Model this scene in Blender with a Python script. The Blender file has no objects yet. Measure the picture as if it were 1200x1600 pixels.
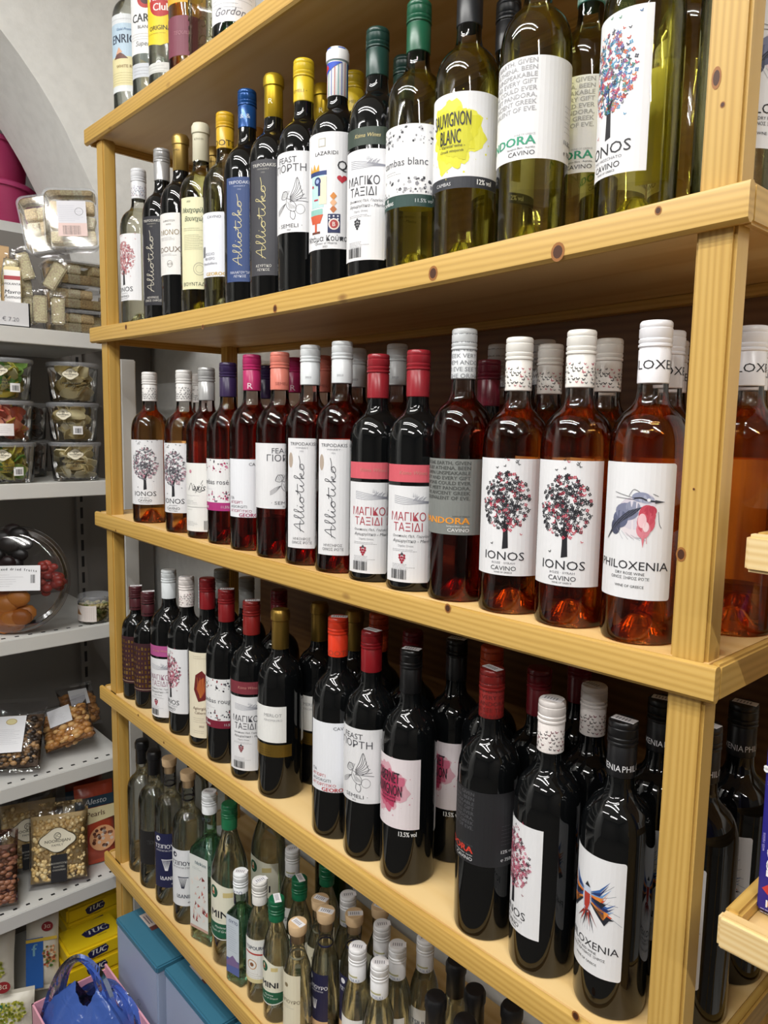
import bpy, bmesh, math, random
from mathutils import Vector, Matrix
PI = math.pi
scn = bpy.context.scene
COL = scn.collection
Z0 = 1.42                      # height of the third shelf's rim underside above the floor
random.seed(7)

# ------------------------------------------------------------------ camera
cam_d = bpy.data.cameras.new('camera')
cam_d.sensor_fit = 'VERTICAL'; cam_d.sensor_height = 24.0
cam_d.lens = 1157.4 / 1600 * 24.0
cam_d.clip_start = 0.02
cam = bpy.data.objects.new('camera', cam_d); COL.objects.link(cam)
_R = Vector((0.67024, 0.74194, 0.01715)); _U = Vector((-0.09740, 0.06503, 0.99312)); _W = Vector((-0.73572, 0.66730, -0.11585))
cam.matrix_world = Matrix(((_R.x, _U.x, -_W.x, 1.7355), (_R.y, _U.y, -_W.y, -0.6568), (_R.z, _U.z, -_W.z, Z0 + 0.2462), (0, 0, 0, 1)))
scn.camera = cam

# ------------------------------------------------------------------ world, view, lights
w = bpy.data.worlds.new('world'); scn.world = w; w.use_nodes = True
w.node_tree.nodes['Background'].inputs[0].default_value = (0.95, 0.97, 1.0, 1)
w.node_tree.nodes['Background'].inputs[1].default_value = 0.02
vs = scn.view_settings
vs.view_transform = 'Standard'; vs.look = 'None'; vs.gamma = 1; vs.use_curve_mapping = False
vs.exposure = -0.26
scn.cycles.use_denoising = True
scn.cycles.max_bounces = 14; scn.cycles.transmission_bounces = 14; scn.cycles.transparent_max_bounces = 40
scn.cycles.glossy_bounces = 5; scn.cycles.diffuse_bounces = 4
CEIL = 3.12
TUBES = [(1.0, -0.80, 1.75), (1.0, -1.02, 1.75), (1.9, -2.25, 1.2), (1.9, -2.47, 1.2), (3.0, -1.25, 1.2), (.35, -2.0, 1.2)]   # x, y, length; the last one is added to brighten the metal shelving
def tube_light(x, y, ln, power):
    d = bpy.data.lights.new('tube_light', 'AREA'); d.shape = 'RECTANGLE'; d.size = ln; d.size_y = 0.03
    d.energy = power; d.color = (1.0, 0.985, 0.95)
    o = bpy.data.objects.new('tube_light', d); COL.objects.link(o); o.location = (x, y, CEIL - 0.115)
for i, (x, y, ln) in enumerate(TUBES):
    tube_light(x, y, ln, 20.5 if i < 2 else (42 if i == 4 else 20))

# ------------------------------------------------------------------ colour and material helpers
def lin(c):
    return tuple((v / 12.92 if v <= 0.04045 else ((v + 0.055) / 1.055) ** 2.4) for v in c)
def hx(s):
    return lin(tuple(int(s[i:i + 2], 16) / 255 for i in (0, 2, 4)))
_M = {}
def mat(color, rough=0.5, metal=0.0, key='', coat=0.0, spec=0.5):
    k = (color, rough, metal, key, coat)
    if k in _M: return _M[k]
    m = bpy.data.materials.new('surface_' + color); m.use_nodes = True
    b = m.node_tree.nodes['Principled BSDF']
    b.inputs['Base Color'].default_value = (*hx(color), 1)
    b.inputs['Roughness'].default_value = rough; b.inputs['Metallic'].default_value = metal
    b.inputs['Coat Weight'].default_value = coat; b.inputs['Specular IOR Level'].default_value = spec
    m.diffuse_color = (*hx(color), 1)
    _M[k] = m
    return m
def paper(c): return mat(c, 0.55, key='paper')
def plastic(c): return mat(c, 0.28, key='plastic')
def metalc(c): return mat(c, 0.3, 0.85, key='metal')

def wood(axis, base=('c49b4c', 'ab8239', 'd0ab60'), scale=1.0, knots=True, name='pine'):
    k = ('wood', axis, base, scale, knots)
    if k in _M: return _M[k]
    m = bpy.data.materials.new(name); m.use_nodes = True
    nt = m.node_tree; N = nt.nodes; L = nt.links
    b = N['Principled BSDF']; b.inputs['Roughness'].default_value = 0.42; b.inputs['Coat Weight'].default_value = 0.06
    b.inputs['Coat Roughness'].default_value = 0.3
    tc = N.new('ShaderNodeTexCoord'); mp = N.new('ShaderNodeMapping'); L.new(tc.outputs['Object'], mp.inputs['Vector'])
    st = {0: (.8, 13, 13), 1: (13, .8, 13), 2: (13, 13, .8)}[axis]
    mp.inputs['Scale'].default_value = tuple(v * scale for v in st)
    n1 = N.new('ShaderNodeTexNoise'); n1.inputs['Scale'].default_value = 1.4; n1.inputs['Detail'].default_value = 3; L.new(mp.outputs[0], n1.inputs['Vector'])
    wv = N.new('ShaderNodeTexWave'); wv.wave_type = 'RINGS'; wv.rings_direction = 'XYZ'[axis]
    wv.inputs['Scale'].default_value = 3.4; wv.inputs['Distortion'].default_value = 6.5; wv.inputs['Detail'].default_value = 2.5; wv.inputs['Detail Scale'].default_value = 0.8
    L.new(mp.outputs[0], wv.inputs['Vector'])
    r = N.new('ShaderNodeValToRGB'); e = r.color_ramp.elements
    e[0].position = 0.0; e[0].color = (*hx(base[1]), 1); e[1].position = 0.45; e[1].color = (*hx(base[0]), 1)
    x = e.new(1.0); x.color = (*hx(base[2]), 1)
    L.new(wv.outputs['Fac'], r.inputs['Fac'])
    mx = N.new('ShaderNodeMix'); mx.data_type = 'RGBA'; mx.inputs['Factor'].default_value = 0.55
    r2 = N.new('ShaderNodeValToRGB'); e2 = r2.color_ramp.elements
    e2[0].position = 0.3; e2[0].color = (*hx(base[0]), 1); e2[1].position = 0.7; e2[1].color = (*hx(base[2]), 1)
    L.new(n1.outputs['Fac'], r2.inputs['Fac'])
    L.new(r.outputs[0], mx.inputs['A']); L.new(r2.outputs[0], mx.inputs['B'])
    out = mx.outputs['Result']
    if knots:
        m2 = N.new('ShaderNodeMapping'); L.new(tc.outputs['Object'], m2.inputs['Vector'])
        ks = {0: (4.5, 9, 9), 1: (9, 4.5, 9), 2: (9, 9, 4.5)}[axis]; m2.inputs['Scale'].default_value = ks
        vo = N.new('ShaderNodeTexVoronoi'); vo.inputs['Scale'].default_value = 1.0; L.new(m2.outputs[0], vo.inputs['Vector'])
        r3 = N.new('ShaderNodeValToRGB'); e3 = r3.color_ramp.elements
        e3[0].position = 0.035; e3[0].color = (1, 1, 1, 1); e3[1].position = 0.075; e3[1].color = (0, 0, 0, 1)
        L.new(vo.outputs['Distance'], r3.inputs['Fac'])
        mk = N.new('ShaderNodeMix'); mk.data_type = 'RGBA'; L.new(r3.outputs[0], mk.inputs['Factor'])
        L.new(out, mk.inputs['A']); mk.inputs['B'].default_value = (*hx('6e3f1c'), 1); out = mk.outputs['Result']
    L.new(out, b.inputs['Base Color'])
    bp = N.new('ShaderNodeBump'); bp.inputs['Strength'].default_value = 0.02; bp.inputs['Distance'].default_value = 0.001
    L.new(wv.outputs['Fac'], bp.inputs['Height']); L.new(bp.outputs[0], b.inputs['Normal'])
    _M[k] = m
    return m

def plaster(name, c, bump=0.35):
    m = bpy.data.materials.new(name); m.use_nodes = True; nt = m.node_tree; N = nt.nodes; L = nt.links
    b = N['Principled BSDF']; b.inputs['Roughness'].default_value = 0.85
    tc = N.new('ShaderNodeTexCoord'); n = N.new('ShaderNodeTexNoise'); n.inputs['Scale'].default_value = 34; n.inputs['Detail'].default_value = 5
    L.new(tc.outputs['Object'], n.inputs['Vector'])
    r = N.new('ShaderNodeValToRGB'); e = r.color_ramp.elements
    c0 = hx(c); e[0].color = (*[v * 0.93 for v in c0], 1); e[1].color = (*c0, 1); e[0].position = .3; e[1].position = .6
    L.new(n.outputs['Fac'], r.inputs['Fac']); L.new(r.outputs[0], b.inputs['Base Color'])
    bp = N.new('ShaderNodeBump'); bp.inputs['Strength'].default_value = bump; bp.inputs['Distance'].default_value = 0.004
    L.new(n.outputs['Fac'], bp.inputs['Height']); L.new(bp.outputs[0], b.inputs['Normal'])
    return m

def glass_thin(color, key):
    """the bottle's glass wall: mostly clear, mirror-like towards grazing angles"""
    k = ('gt', key)
    if k in _M: return _M[k]
    m = bpy.data.materials.new('glass_' + key); m.use_nodes = True; nt = m.node_tree; N = nt.nodes; L = nt.links
    N.remove(N['Principled BSDF']); out = N['Material Output']
    tr = N.new('ShaderNodeBsdfTransparent'); tr.inputs[0].default_value = (*lin(color), 1)
    gl = N.new('ShaderNodeBsdfGlossy'); gl.inputs['Roughness'].default_value = 0.03; gl.inputs[0].default_value = (1, 1, 1, 1)
    fr = N.new('ShaderNodeFresnel'); fr.inputs['IOR'].default_value = 1.5
    lw = N.new('ShaderNodeLayerWeight'); lw.inputs['Blend'].default_value = 0.25
    # glass edges look deeper in tone because the sight line runs longer through the wall
    mul = N.new('ShaderNodeMix'); mul.data_type = 'RGBA'; mul.inputs['A'].default_value = (*lin(color), 1)
    mul.inputs['B'].default_value = (*[v * 0.62 for v in lin(color)], 1)
    L.new(lw.outputs['Facing'], mul.inputs['Factor']); L.new(mul.outputs['Result'], tr.inputs[0])
    mx = N.new('ShaderNodeMixShader'); L.new(fr.outputs[0], mx.inputs[0]); L.new(tr.outputs[0], mx.inputs[1]); L.new(gl.outputs[0], mx.inputs[2])
    L.new(mx.outputs[0], out.inputs['Surface'])
    _M[k] = m; return m

def liquid(color, key, clear=0.3):
    k = ('lq', key)
    if k in _M: return _M[k]
    m = bpy.data.materials.new('liquid_' + key); m.use_nodes = True; nt = m.node_tree; N = nt.nodes; L = nt.links
    N.remove(N['Principled BSDF']); out = N['Material Output']
    g = N.new('ShaderNodeBsdfGlass'); g.inputs['IOR'].default_value = 1.33; g.inputs['Roughness'].default_value = 0.0
    g.inputs[0].default_value = (*lin(color), 1)
    tr = N.new('ShaderNodeBsdfTransparent'); tr.inputs[0].default_value = (*lin(color), 1)
    mx = N.new('ShaderNodeMixShader'); mx.inputs[0].default_value = clear
    L.new(g.outputs[0], mx.inputs[1]); L.new(tr.outputs[0], mx.inputs[2]); L.new(mx.outputs[0], out.inputs['Surface'])
    _M[k] = m; return m

def dark_glass():
    if 'dg' in _M: return _M['dg']
    m = bpy.data.materials.new('glass_black'); m.use_nodes = True
    b = m.node_tree.nodes['Principled BSDF']
    b.inputs['Base Color'].default_value = (0.0035, 0.004, 0.0045, 1); b.inputs['Roughness'].default_value = 0.04; b.inputs['IOR'].default_value = 1.52
    _M['dg'] = m; return m

# ------------------------------------------------------------------ mesh collector
class Geo:
    def __init__(s): s.v = []; s.f = []; s.m = []; s.mats = []; s.sm = []
    def mi(s, m):
        if m not in s.mats: s.mats.append(m)
        return s.mats.index(m)
    def add(s, vs, fs, m, smooth=False, M=None):
        o = len(s.v); i = s.mi(m)
        s.v += [tuple(M @ Vector(v)) if M is not None else tuple(v) for v in vs]
        for f in fs:
            s.f.append(tuple(o + k for k in f)); s.m.append(i); s.sm.append(smooth)
        return s
    def box(s, a, b, m, M=None, bev=0.0):
        (x0, y0, z0), (x1, y1, z1) = a, b
        if bev <= 0:
            vs = [(x0, y0, z0), (x1, y0, z0), (x1, y1, z0), (x0, y1, z0), (x0, y0, z1), (x1, y0, z1), (x1, y1, z1), (x0, y1, z1)]
            return s.add(vs, [(0, 3, 2, 1), (4, 5, 6, 7), (0, 1, 5, 4), (1, 2, 6, 5), (2, 3, 7, 6), (3, 0, 4, 7)], m, False, M)
        bm = bmesh.new(); bmesh.ops.create_cube(bm, size=1)
        for v in bm.verts: v.co = Vector(((x0 + x1) / 2 + v.co.x * (x1 - x0), (y0 + y1) / 2 + v.co.y * (y1 - y0), (z0 + z1) / 2 + v.co.z * (z1 - z0)))
        bmesh.ops.bevel(bm, geom=bm.edges[:], offset=bev, segments=2, affect='EDGES')
        bm.verts.index_update()
        s.add([v.co for v in bm.verts], [[v.index for v in f.verts] for f in bm.faces], m, False, M); bm.free(); return s
    def lathe(s, prof, m, seg=32, M=None, smooth=True, sq=None, asp=1.0):
        vs = []; rings = []
        for (r, z) in prof:
            if r <= 1e-6: rings.append([len(vs)]); vs.append((0, 0, z)); continue
            ring = []
            e = sq(z) if sq else 0.0
            for i in range(seg):
                t = 2 * PI * (i + 0.5) / seg; c, q = math.cos(t), math.sin(t)
                k = 1.0
                if e > 0:
                    n = 2 + 10 * e; k = (abs(c) ** n + abs(q) ** n) ** (-1 / n)
                ring.append(len(vs)); vs.append((r * k * c, r * k * q * asp, z))
            rings.append(ring)
        fs = []
        for a, b in zip(rings[:-1], rings[1:]):
            if len(a) == 1 and len(b) == 1: continue
            for i in range(seg):
                j = (i + 1) % seg
                if len(a) == 1: fs.append((a[0], b[j], b[i]))
                elif len(b) == 1: fs.append((a[i], a[j], b[0]))
                else: fs.append((a[i], a[j], b[j], b[i]))
        return s.add(vs, fs, m, smooth, M)
    def ball(s, c, r, m, seg=10, sz=(1, 1, 1), M=None):
        n = max(4, seg // 2)
        pr = [(r * math.sin(PI * i / n), -r * math.cos(PI * i / n)) for i in range(n + 1)]
        T = Matrix.Translation(c) @ Matrix.Diagonal((*sz, 1))
        if M is not None: T = M @ T
        return s.lathe(pr, m, seg, T)
    def tube(s, pts, r, m, seg=8, M=None):
        pts = [Vector(p) for p in pts]; vs = []; fs = []
        for i, p in enumerate(pts):
            d = (pts[min(i + 1, len(pts) - 1)] - pts[max(i - 1, 0)]).normalized()
            a = d.orthogonal().normalized() if i == 0 else (a - d * a.dot(d)).normalized()
            b = d.cross(a)
            for k in range(seg):
                t = 2 * PI * k / seg; vs.append(p + a * r * math.cos(t) + b * r * math.sin(t))
        for i in range(len(pts) - 1):
            for k in range(seg):
                j = (k + 1) % seg; fs.append((i * seg + k, i * seg + j, (i + 1) * seg + j, (i + 1) * seg + k))
        fs.append(tuple(range(seg))[::-1]); fs.append(tuple((len(pts) - 1) * seg + k for k in range(seg)))
        return s.add(vs, fs, m, True, M)
    def build(s, name, parent=None, kind=None, sharp=True):
        me = bpy.data.meshes.new(name); me.from_pydata(s.v, [], s.f)
        for m in s.mats: me.materials.append(m)
        me.polygons.foreach_set('material_index', s.m); me.polygons.foreach_set('use_smooth', s.sm)
        me.update()
        if sharp: me.set_sharp_from_angle(angle=0.7)
        o = bpy.data.objects.new(name, me); COL.objects.link(o)
        if parent: o.parent = parent
        if kind: o['kind'] = kind
        return o

def thing(name, loc, label, cat, group=None, rz=0.0):
    o = bpy.data.objects.new(name, None); COL.objects.link(o); o.empty_display_size = 0.05
    o.location = loc; o.rotation_euler = (0, 0, rz)
    o['label'] = label; o['category'] = cat
    if group: o['group'] = group
    return o
def tag(o, label, cat, group=None):
    o['label'] = label; o['category'] = cat
    if group: o['group'] = group
    return o
def structure(o): o['kind'] = 'structure'; return o

# ------------------------------------------------------------------ flat artwork (lettering, drawings) laid on cylinders or planes, in millimetres
_T = {}
_tc = bpy.data.curves.new('lettering_source', 'FONT'); _tc.resolution_u = 2
_to = bpy.data.objects.new('lettering_source', _tc); COL.objects.link(_to)
def glyphs(sv):
    if sv in _T: return _T[sv]
    _tc.body = sv
    dg = bpy.context.evaluated_depsgraph_get(); dg.update()
    ev = _to.evaluated_get(dg); me = ev.to_mesh()
    vs = [(v.co.x, v.co.y) for v in me.vertices]; fs = [tuple(p.vertices) for p in me.polygons]
    # keep faces facing forward
    fs = [f if sum(vs[f[i]][0] * vs[f[(i + 1) % len(f)]][1] - vs[f[(i + 1) % len(f)]][0] * vs[f[i]][1] for i in range(len(f))) > 0 else f[::-1] for f in fs]
    ev.to_mesh_clear()
    x0 = min((v[0] for v in vs), default=0); x1 = max((v[0] for v in vs), default=1)
    _T[sv] = (vs, fs, x0, x1); return _T[sv]

class Art:
    def __init__(s, R=None): s.items = []; s.R = R
    def poly(s, pts, m, layer=1):
        a = sum(pts[i][0] * pts[(i + 1) % len(pts)][1] - pts[(i + 1) % len(pts)][0] * pts[i][1] for i in range(len(pts)))
        s.items.append((list(pts) if a > 0 else list(pts)[::-1], [tuple(range(len(pts)))], m, layer)); return s
    def rect(s, u0, v0, u1, v1, m, layer=0, rnd=0.0):
        if rnd:
            pts = []
            for (cx, cy, a0) in ((u1 - rnd, v0 + rnd, -90), (u1 - rnd, v1 - rnd, 0), (u0 + rnd, v1 - rnd, 90), (u0 + rnd, v0 + rnd, 180)):
                for k in range(4):
                    t = math.radians(a0 + k * 30); pts.append((cx + rnd * math.cos(t), cy + rnd * math.sin(t)))
            return s.poly(pts, m, layer)
        return s.poly([(u0, v0), (u1, v0), (u1, v1), (u0, v1)], m, layer)
    def disc(s, cx, cy, r, m, layer=1, n=14, ry=None):
        return s.poly([(cx + r * math.cos(2 * PI * i / n), cy + (ry or r) * math.sin(2 * PI * i / n)) for i in range(n)], m, layer)
    def ring(s, cx, cy, r, wd, m, layer=1, n=18):
        return s.line([(cx + r * math.cos(2 * PI * i / n), cy + r * math.sin(2 * PI * i / n)) for i in range(n + 1)], wd, m, layer)
    def line(s, pts, wd, m, layer=1):
        vs = []; n = len(pts)
        for i in range(n):
            a = Vector(pts[max(i - 1, 0)]); b = Vector(pts[min(i + 1, n - 1)]); d = (b - a)
            if d.length < 1e-6: d = Vector((1, 0))
            d.normalize(); k = Vector((-d.y, d.x)) * wd / 2; p = Vector(pts[i])
            vs += [tuple(p - k), tuple(p + k)]
        fs = [(2 * i, 2 * i + 2, 2 * i + 3, 2 * i + 1) for i in range(n - 1)]
        s.items.append((vs, fs, m, layer)); return s
    def curve(s, pts, wd, m, layer=1, sub=5):
        P = [pts[0]] + list(pts) + [pts[-1]]; out = []
        for i in range(1, len(P) - 2):
            for k in range(sub):
                t = k / sub; a, b, c, d = P[i - 1], P[i], P[i + 1], P[i + 2]
                out.append(tuple(0.5 * ((2 * b[j]) + (-a[j] + c[j]) * t + (2 * a[j] - 5 * b[j] + 4 * c[j] - d[j]) * t * t + (-a[j] + 3 * b[j] - 3 * c[j] + d[j]) * t ** 3) for j in (0, 1)))
        out.append(pts[-1]); return s.line(out, wd, m, layer)
    def text(s, tx, u, v, size, m, layer=2, al='C', rot=0.0, shear=0.0, sx=1.0, bold=0.0):
        vs, fs, x0, x1 = glyphs(tx); k = size / 0.70
        off = {'L': x0, 'C': (x0 + x1) / 2, 'R': x1}[al]
        c, q = math.cos(rot), math.sin(rot)
        def put(du):
            out = []
            for (x, y) in vs:
                X = (x - off) * k * sx + shear * y * k + du; Y = y * k
                out.append((u + X * c - Y * q, v + X * q + Y * c))
            s.items.append((out, fs, m, layer))
        if vs:
            put(0)
            if bold: put(bold)
        return s
    def emit(s, geo, R=None, ang=0.0, M=None, step=5.0, flat=False, lift=0.00016, base=0.0003):
        if step and R and R < 0.02: step = 2.5
        for vs, fs, m, layer in s.items:
            us = [p[0] for p in vs]; lo, hi = min(us), max(us)
            v2, f2 = vs, fs
            if not flat and hi - lo > step * 1.3:
                bm = bmesh.new(); bv = [bm.verts.new((p[0], p[1], 0)) for p in vs]
                for f in fs:
                    try: bm.faces.new([bv[i] for i in f])
                    except ValueError: pass
                x = math.floor(lo / step) * step + step
                while x < hi:
                    bmesh.ops.bisect_plane(bm, geom=bm.verts[:] + bm.edges[:] + bm.faces[:], plane_co=(x, 0, 0), plane_no=(1, 0, 0)); x += step
                bm.verts.index_update(); v2 = [(v.co.x, v.co.y) for v in bm.verts]; f2 = [[v.index for v in f.verts] for f in bm.faces]; bm.free()
            h = base + layer * lift
            if flat: P = [(p[0] / 1000, -h, p[1] / 1000) for p in v2]
            else:
                P = []
                for p in v2:
                    t = p[0] / 1000 / R + ang; P.append(((R + h) * math.sin(t), -(R + h) * math.cos(t), p[1] / 1000))
            geo.add(P, f2, m, False, M)
        return geo

WHITE = 'e9e9ec'
# --- drawings
def butterfly(a, x, y, sz, m, rot):
    c, q = math.cos(rot), math.sin(rot)
    def T(px, py): return (x + (px * c - py * q) * sz, y + (px * q + py * c) * sz)
    for sg in (1, -1):
        a.poly([T(0, 0.1), T(sg * .9, .8), T(sg * 1.0, .25), T(sg * .35, 0), T(sg * .6, -.55), T(sg * .15, -.5)], m, 2)
def scatter(a, u0, v0, u1, v1, n, cols, sz, seed):
    r = random.Random(seed)
    for i in range(n):
        butterfly(a, r.uniform(u0, u1), r.uniform(v0, v1), sz * r.uniform(.7, 1.2), paper(r.choice(cols)), r.uniform(-.9, .9))
def tree(a, cx, cy, W, H, cols, seed, n=150, ink='1c1c22'):
    r = random.Random(seed)
    k = paper(ink)
    a.poly([(cx - .03 * W, cy - .62 * H), (cx + .09 * W, cy - .6 * H), (cx + .07 * W, cy - .3 * H), (cx + .18 * W, cy - .12 * H), (cx + .03 * W, cy - .26 * H), (cx + .01 * W, cy - .02 * H), (cx - .02 * W, cy - .28 * H), (cx - .02 * W, cy - .45 * H)], k, 1)
    a.curve([(cx + .03 * W, cy - .4 * H), (cx - .12 * W, cy - .2 * H), (cx - .2 * W, cy)], .9, k, 1)
    a.curve([(cx + .05 * W, cy - .35 * H), (cx + .2 * W, cy - .12 * H), (cx + .25 * W, cy + .05 * H)], .7, k, 1)
    for i in range(n):
        t = r.uniform(0, 2 * PI); q = r.uniform(0.01, 1) ** .62; x = cx + .5 * W * q * math.cos(t); y = cy + .06 * H + .42 * H * q * math.sin(t)
        c = paper(r.choice(cols))
        if r.random() < .5: butterfly(a, x, y, r.uniform(1.3, 2.5), c, r.uniform(-1, 1))
        else:
            for j in range(4): a.disc(x + 1.25 * math.cos(j * 1.57 + i), y + 1.25 * math.sin(j * 1.57 + i), .85, c, 2, 6)
    for i in range(9): butterfly(a, cx + r.uniform(-.4, .55) * W, cy + r.uniform(.45, .68) * H, 1.7, paper(r.choice(cols)), r.uniform(-.8, .8))
    butterfly(a, cx - .25 * W, cy - .55 * H, 1.8, paper(cols[0]), .4); butterfly(a, cx + .33 * W, cy - .4 * H, 1.6, paper(cols[-1]), -.4)
def terrazzo(a, u0, v0, u1, v1, cols, n, seed):
    r = random.Random(seed)
    for i in range(n):
        x, y = r.uniform(u0 + 2, u1 - 2), r.uniform(v0 + 2, v1 - 2); s_ = r.uniform(.8, 3.2); t0 = r.uniform(0, 6)
        a.poly([(x + s_ * r.uniform(.5, 1.1) * math.cos(t0 + j * PI / 2.5), y + s_ * r.uniform(.5, 1.1) * math.sin(t0 + j * PI / 2.5)) for j in range(5)], paper(r.choice(cols)), 1)
def splash(a, cx, cy, rr, cols, seed, asp=1.1, lay=1):
    r = random.Random(seed)
    for k, c in enumerate(cols):
        ph = [r.uniform(0, 6) for _ in range(6)]; R = rr * (1 - .16 * k); pts = []
        for i in range(70):
            t = 2 * PI * i / 70; q = R * (1 + .13 * math.sin(3 * t + ph[0]) + .09 * math.sin(7 * t + ph[1]) + .05 * math.sin(13 * t + ph[2]) + .03 * math.sin(23 * t + ph[3]))
            pts.append((cx + q * math.cos(t), cy + q * asp * math.sin(t)))
        a.items.append(([(cx, cy)] + pts, [(0, i + 1, (i + 1) % 70 + 1) for i in range(70)], paper(c), lay + k))
    for i in range(16):
        t = r.uniform(0, 6.28); q = rr * r.uniform(1.05, 1.35); a.disc(cx + q * math.cos(t), cy + q * math.sin(t) * asp, r.uniform(.3, 1.3), paper(cols[0]), lay, 7)
def barcode(a, x, y, wd, ht, seed=3):
    r = random.Random(seed); u = x
    while u < x + wd:
        b = r.choice((.35, .5, .8)); a.rect(u, y, u + b, y + ht, paper('2a2a2e'), 2); u += b + r.choice((.35, .5, .9))
def tinylines(a, x, y, wd, n, gap, col='8a8a90', al='L', th=.45, seed=1):
    r = random.Random(seed)
    for i in range(n):
        ww = wd * r.uniform(.6, 1); x0 = {'L': x, 'C': x - ww / 2, 'R': x - ww}[al]
        # rows of very small print: short dashes like words
        u = x0
        while u < x0 + ww:
            q = r.uniform(1.2, 3.6); a.rect(u, y - i * gap, min(u + q, x0 + ww), y - i * gap + th, paper(col), 2); u += q + .7
def hills(a, cx, cy, wd, col='8d8f9c'):
    k = paper(col)
    for j in range(5): a.curve([(cx - wd / 2, cy + 5 - j * 2.4), (cx - wd / 6, cy + 2.6 - j * 2.2), (cx + wd / 5, cy - 1 - j), (cx + wd / 2, cy - 2.2 - j * .5)], .6, k, 1)
    for j in range(8): a.line([(cx + 1 + j * 1.9, cy - 1.5), (cx + 5 + j * 1.9, cy + 3 + (j % 3))], .65, k, 1)
    for j in range(3): a.poly([(cx + 1 + j * 2.2, cy + 3.5), (cx + 2 + j * 2.2, cy + 3.5), (cx + 1.5 + j * 2.2, cy + 10 - j)], k, 1)
def grapes(a, x, y, s_, col):
    for (i, j) in ((0, 0), (1, .2), (2, 0), (.5, -.9), (1.5, -.9), (1, -1.8), (0, 1), (2, 1)): a.disc(x + i * s_, y + j * s_, s_ * .52, paper(col), 2, 9)
    a.poly([(x, y + s_), (x + s_, y + 2.4 * s_), (x + 2 * s_, y + s_)], paper('4a4a50'), 2)
def winged(a, cx, cy, s_, ink='4c4c52', flip=1):
    k = paper(ink)
    def P(l): return [(cx + flip * x * s_, cy + y * s_) for x, y in l]
    for j in range(7): a.curve(P([(0.2, 0.4 - j * .12), (1.2 + j * .12, 1.6 - j * .3), (1.5 + j * .3, 3.4 - j * .62)]), .75, k, 1)
    a.curve(P([(0.2, .5), (.9, 1.9), (1.5, 3.5), (2.1, 1.6), (2.4, .6), (1.3, -.2)]), .8, k, 1)
    a.curve(P([(-1.6, .6), (-1.2, 1.3), (-.5, 1.4), (-.2, .8), (-.7, .2), (-1.5, .3), (-1.6, .6)]), .8, k, 1)
    for j in range(5): a.curve(P([(-1.5 + j * .3, .4), (-1.3 + j * .3, 1.0), (-1.1 + j * .3, 1.5)]), .6, k, 1)
    a.curve(P([(-.4, .3), (.6, -.1), (1.3, -.9), (1.1, -1.8), (.2, -1.6), (-.5, -.8), (-.4, .3)]), .8, k, 1)
    for j in range(6): a.line(P([(-.2 + j * .25, -.2 - j * .15), (.2 + j * .2, -1.4)]), .55, k, 1)
    a.ring(cx + flip * 2.0 * s_, cy - 1.5 * s_, .75 * s_, .5, k, 1)
    for j in range(4): a.curve(P([(-.6, -.5), (-1.6, -.9 - j * .25), (-2.6, -1.6 - j * .2)]), .55, k, 1)
    a.curve(P([(.4, -1.6), (.3, -2.6), (.9, -3.1), (1.2, -2.4), (.9, -1.7)]), .8, k, 1)
def script(a, cx, v0, v1, col, wd=.9, gradient=None):
    """flowing handwriting reading upward along the bottle"""
    st = [[(0, -.1), (.5, 1.2), (1.0, 2.4), (1.12, 1.2), (1.2, 0), (1.55, .15)], [(.1, .7), (.9, .95), (1.6, .75)],
          [(1.55, .15), (2.15, 1.3), (2.35, 2.3), (2.08, 2.25), (2.0, 1), (2.1, 0), (2.5, .25), (3.0, 1.4), (3.15, 2.3), (2.9, 2.25), (2.82, 1), (2.95, 0), (3.3, .3), (3.55, .95), (3.5, .3), (3.7, 0), (4.1, .5)],
          [(3.65, 1.45), (3.72, 1.6)],
          [(4.1, .5), (4.6, .95), (4.2, .75), (4.2, .1), (4.65, .05), (4.9, .5), (4.6, .95), (5.3, .8), (5.75, 2.0), (5.6, .5), (5.9, 0), (6.3, .4), (6.5, .95), (6.45, .3), (6.7, 0), (7.1, .5)],
          [(5.2, 1.45), (6.6, 1.55)], [(6.6, 1.45), (6.68, 1.6)],
          [(7.1, .5), (7.7, 1.6), (7.85, 2.3), (7.55, 2.2), (7.5, 0), (7.65, .6), (8.1, .95), (8.1, .6), (7.7, .5), (8.2, 0), (8.7, .3), (9.2, .95), (8.8, .8), (8.75, .1), (9.2, .05), (9.5, .5), (9.25, .95), (9.8, .9), (10.6, 1.2)]]
    k = (v1 - v0) / 10.7; m = paper(col)
    for s_ in st:
        a.curve([(cx + .6 * k - y * k * .62, v0 + x * k) for x, y in s_], wd, m, 2)
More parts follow.
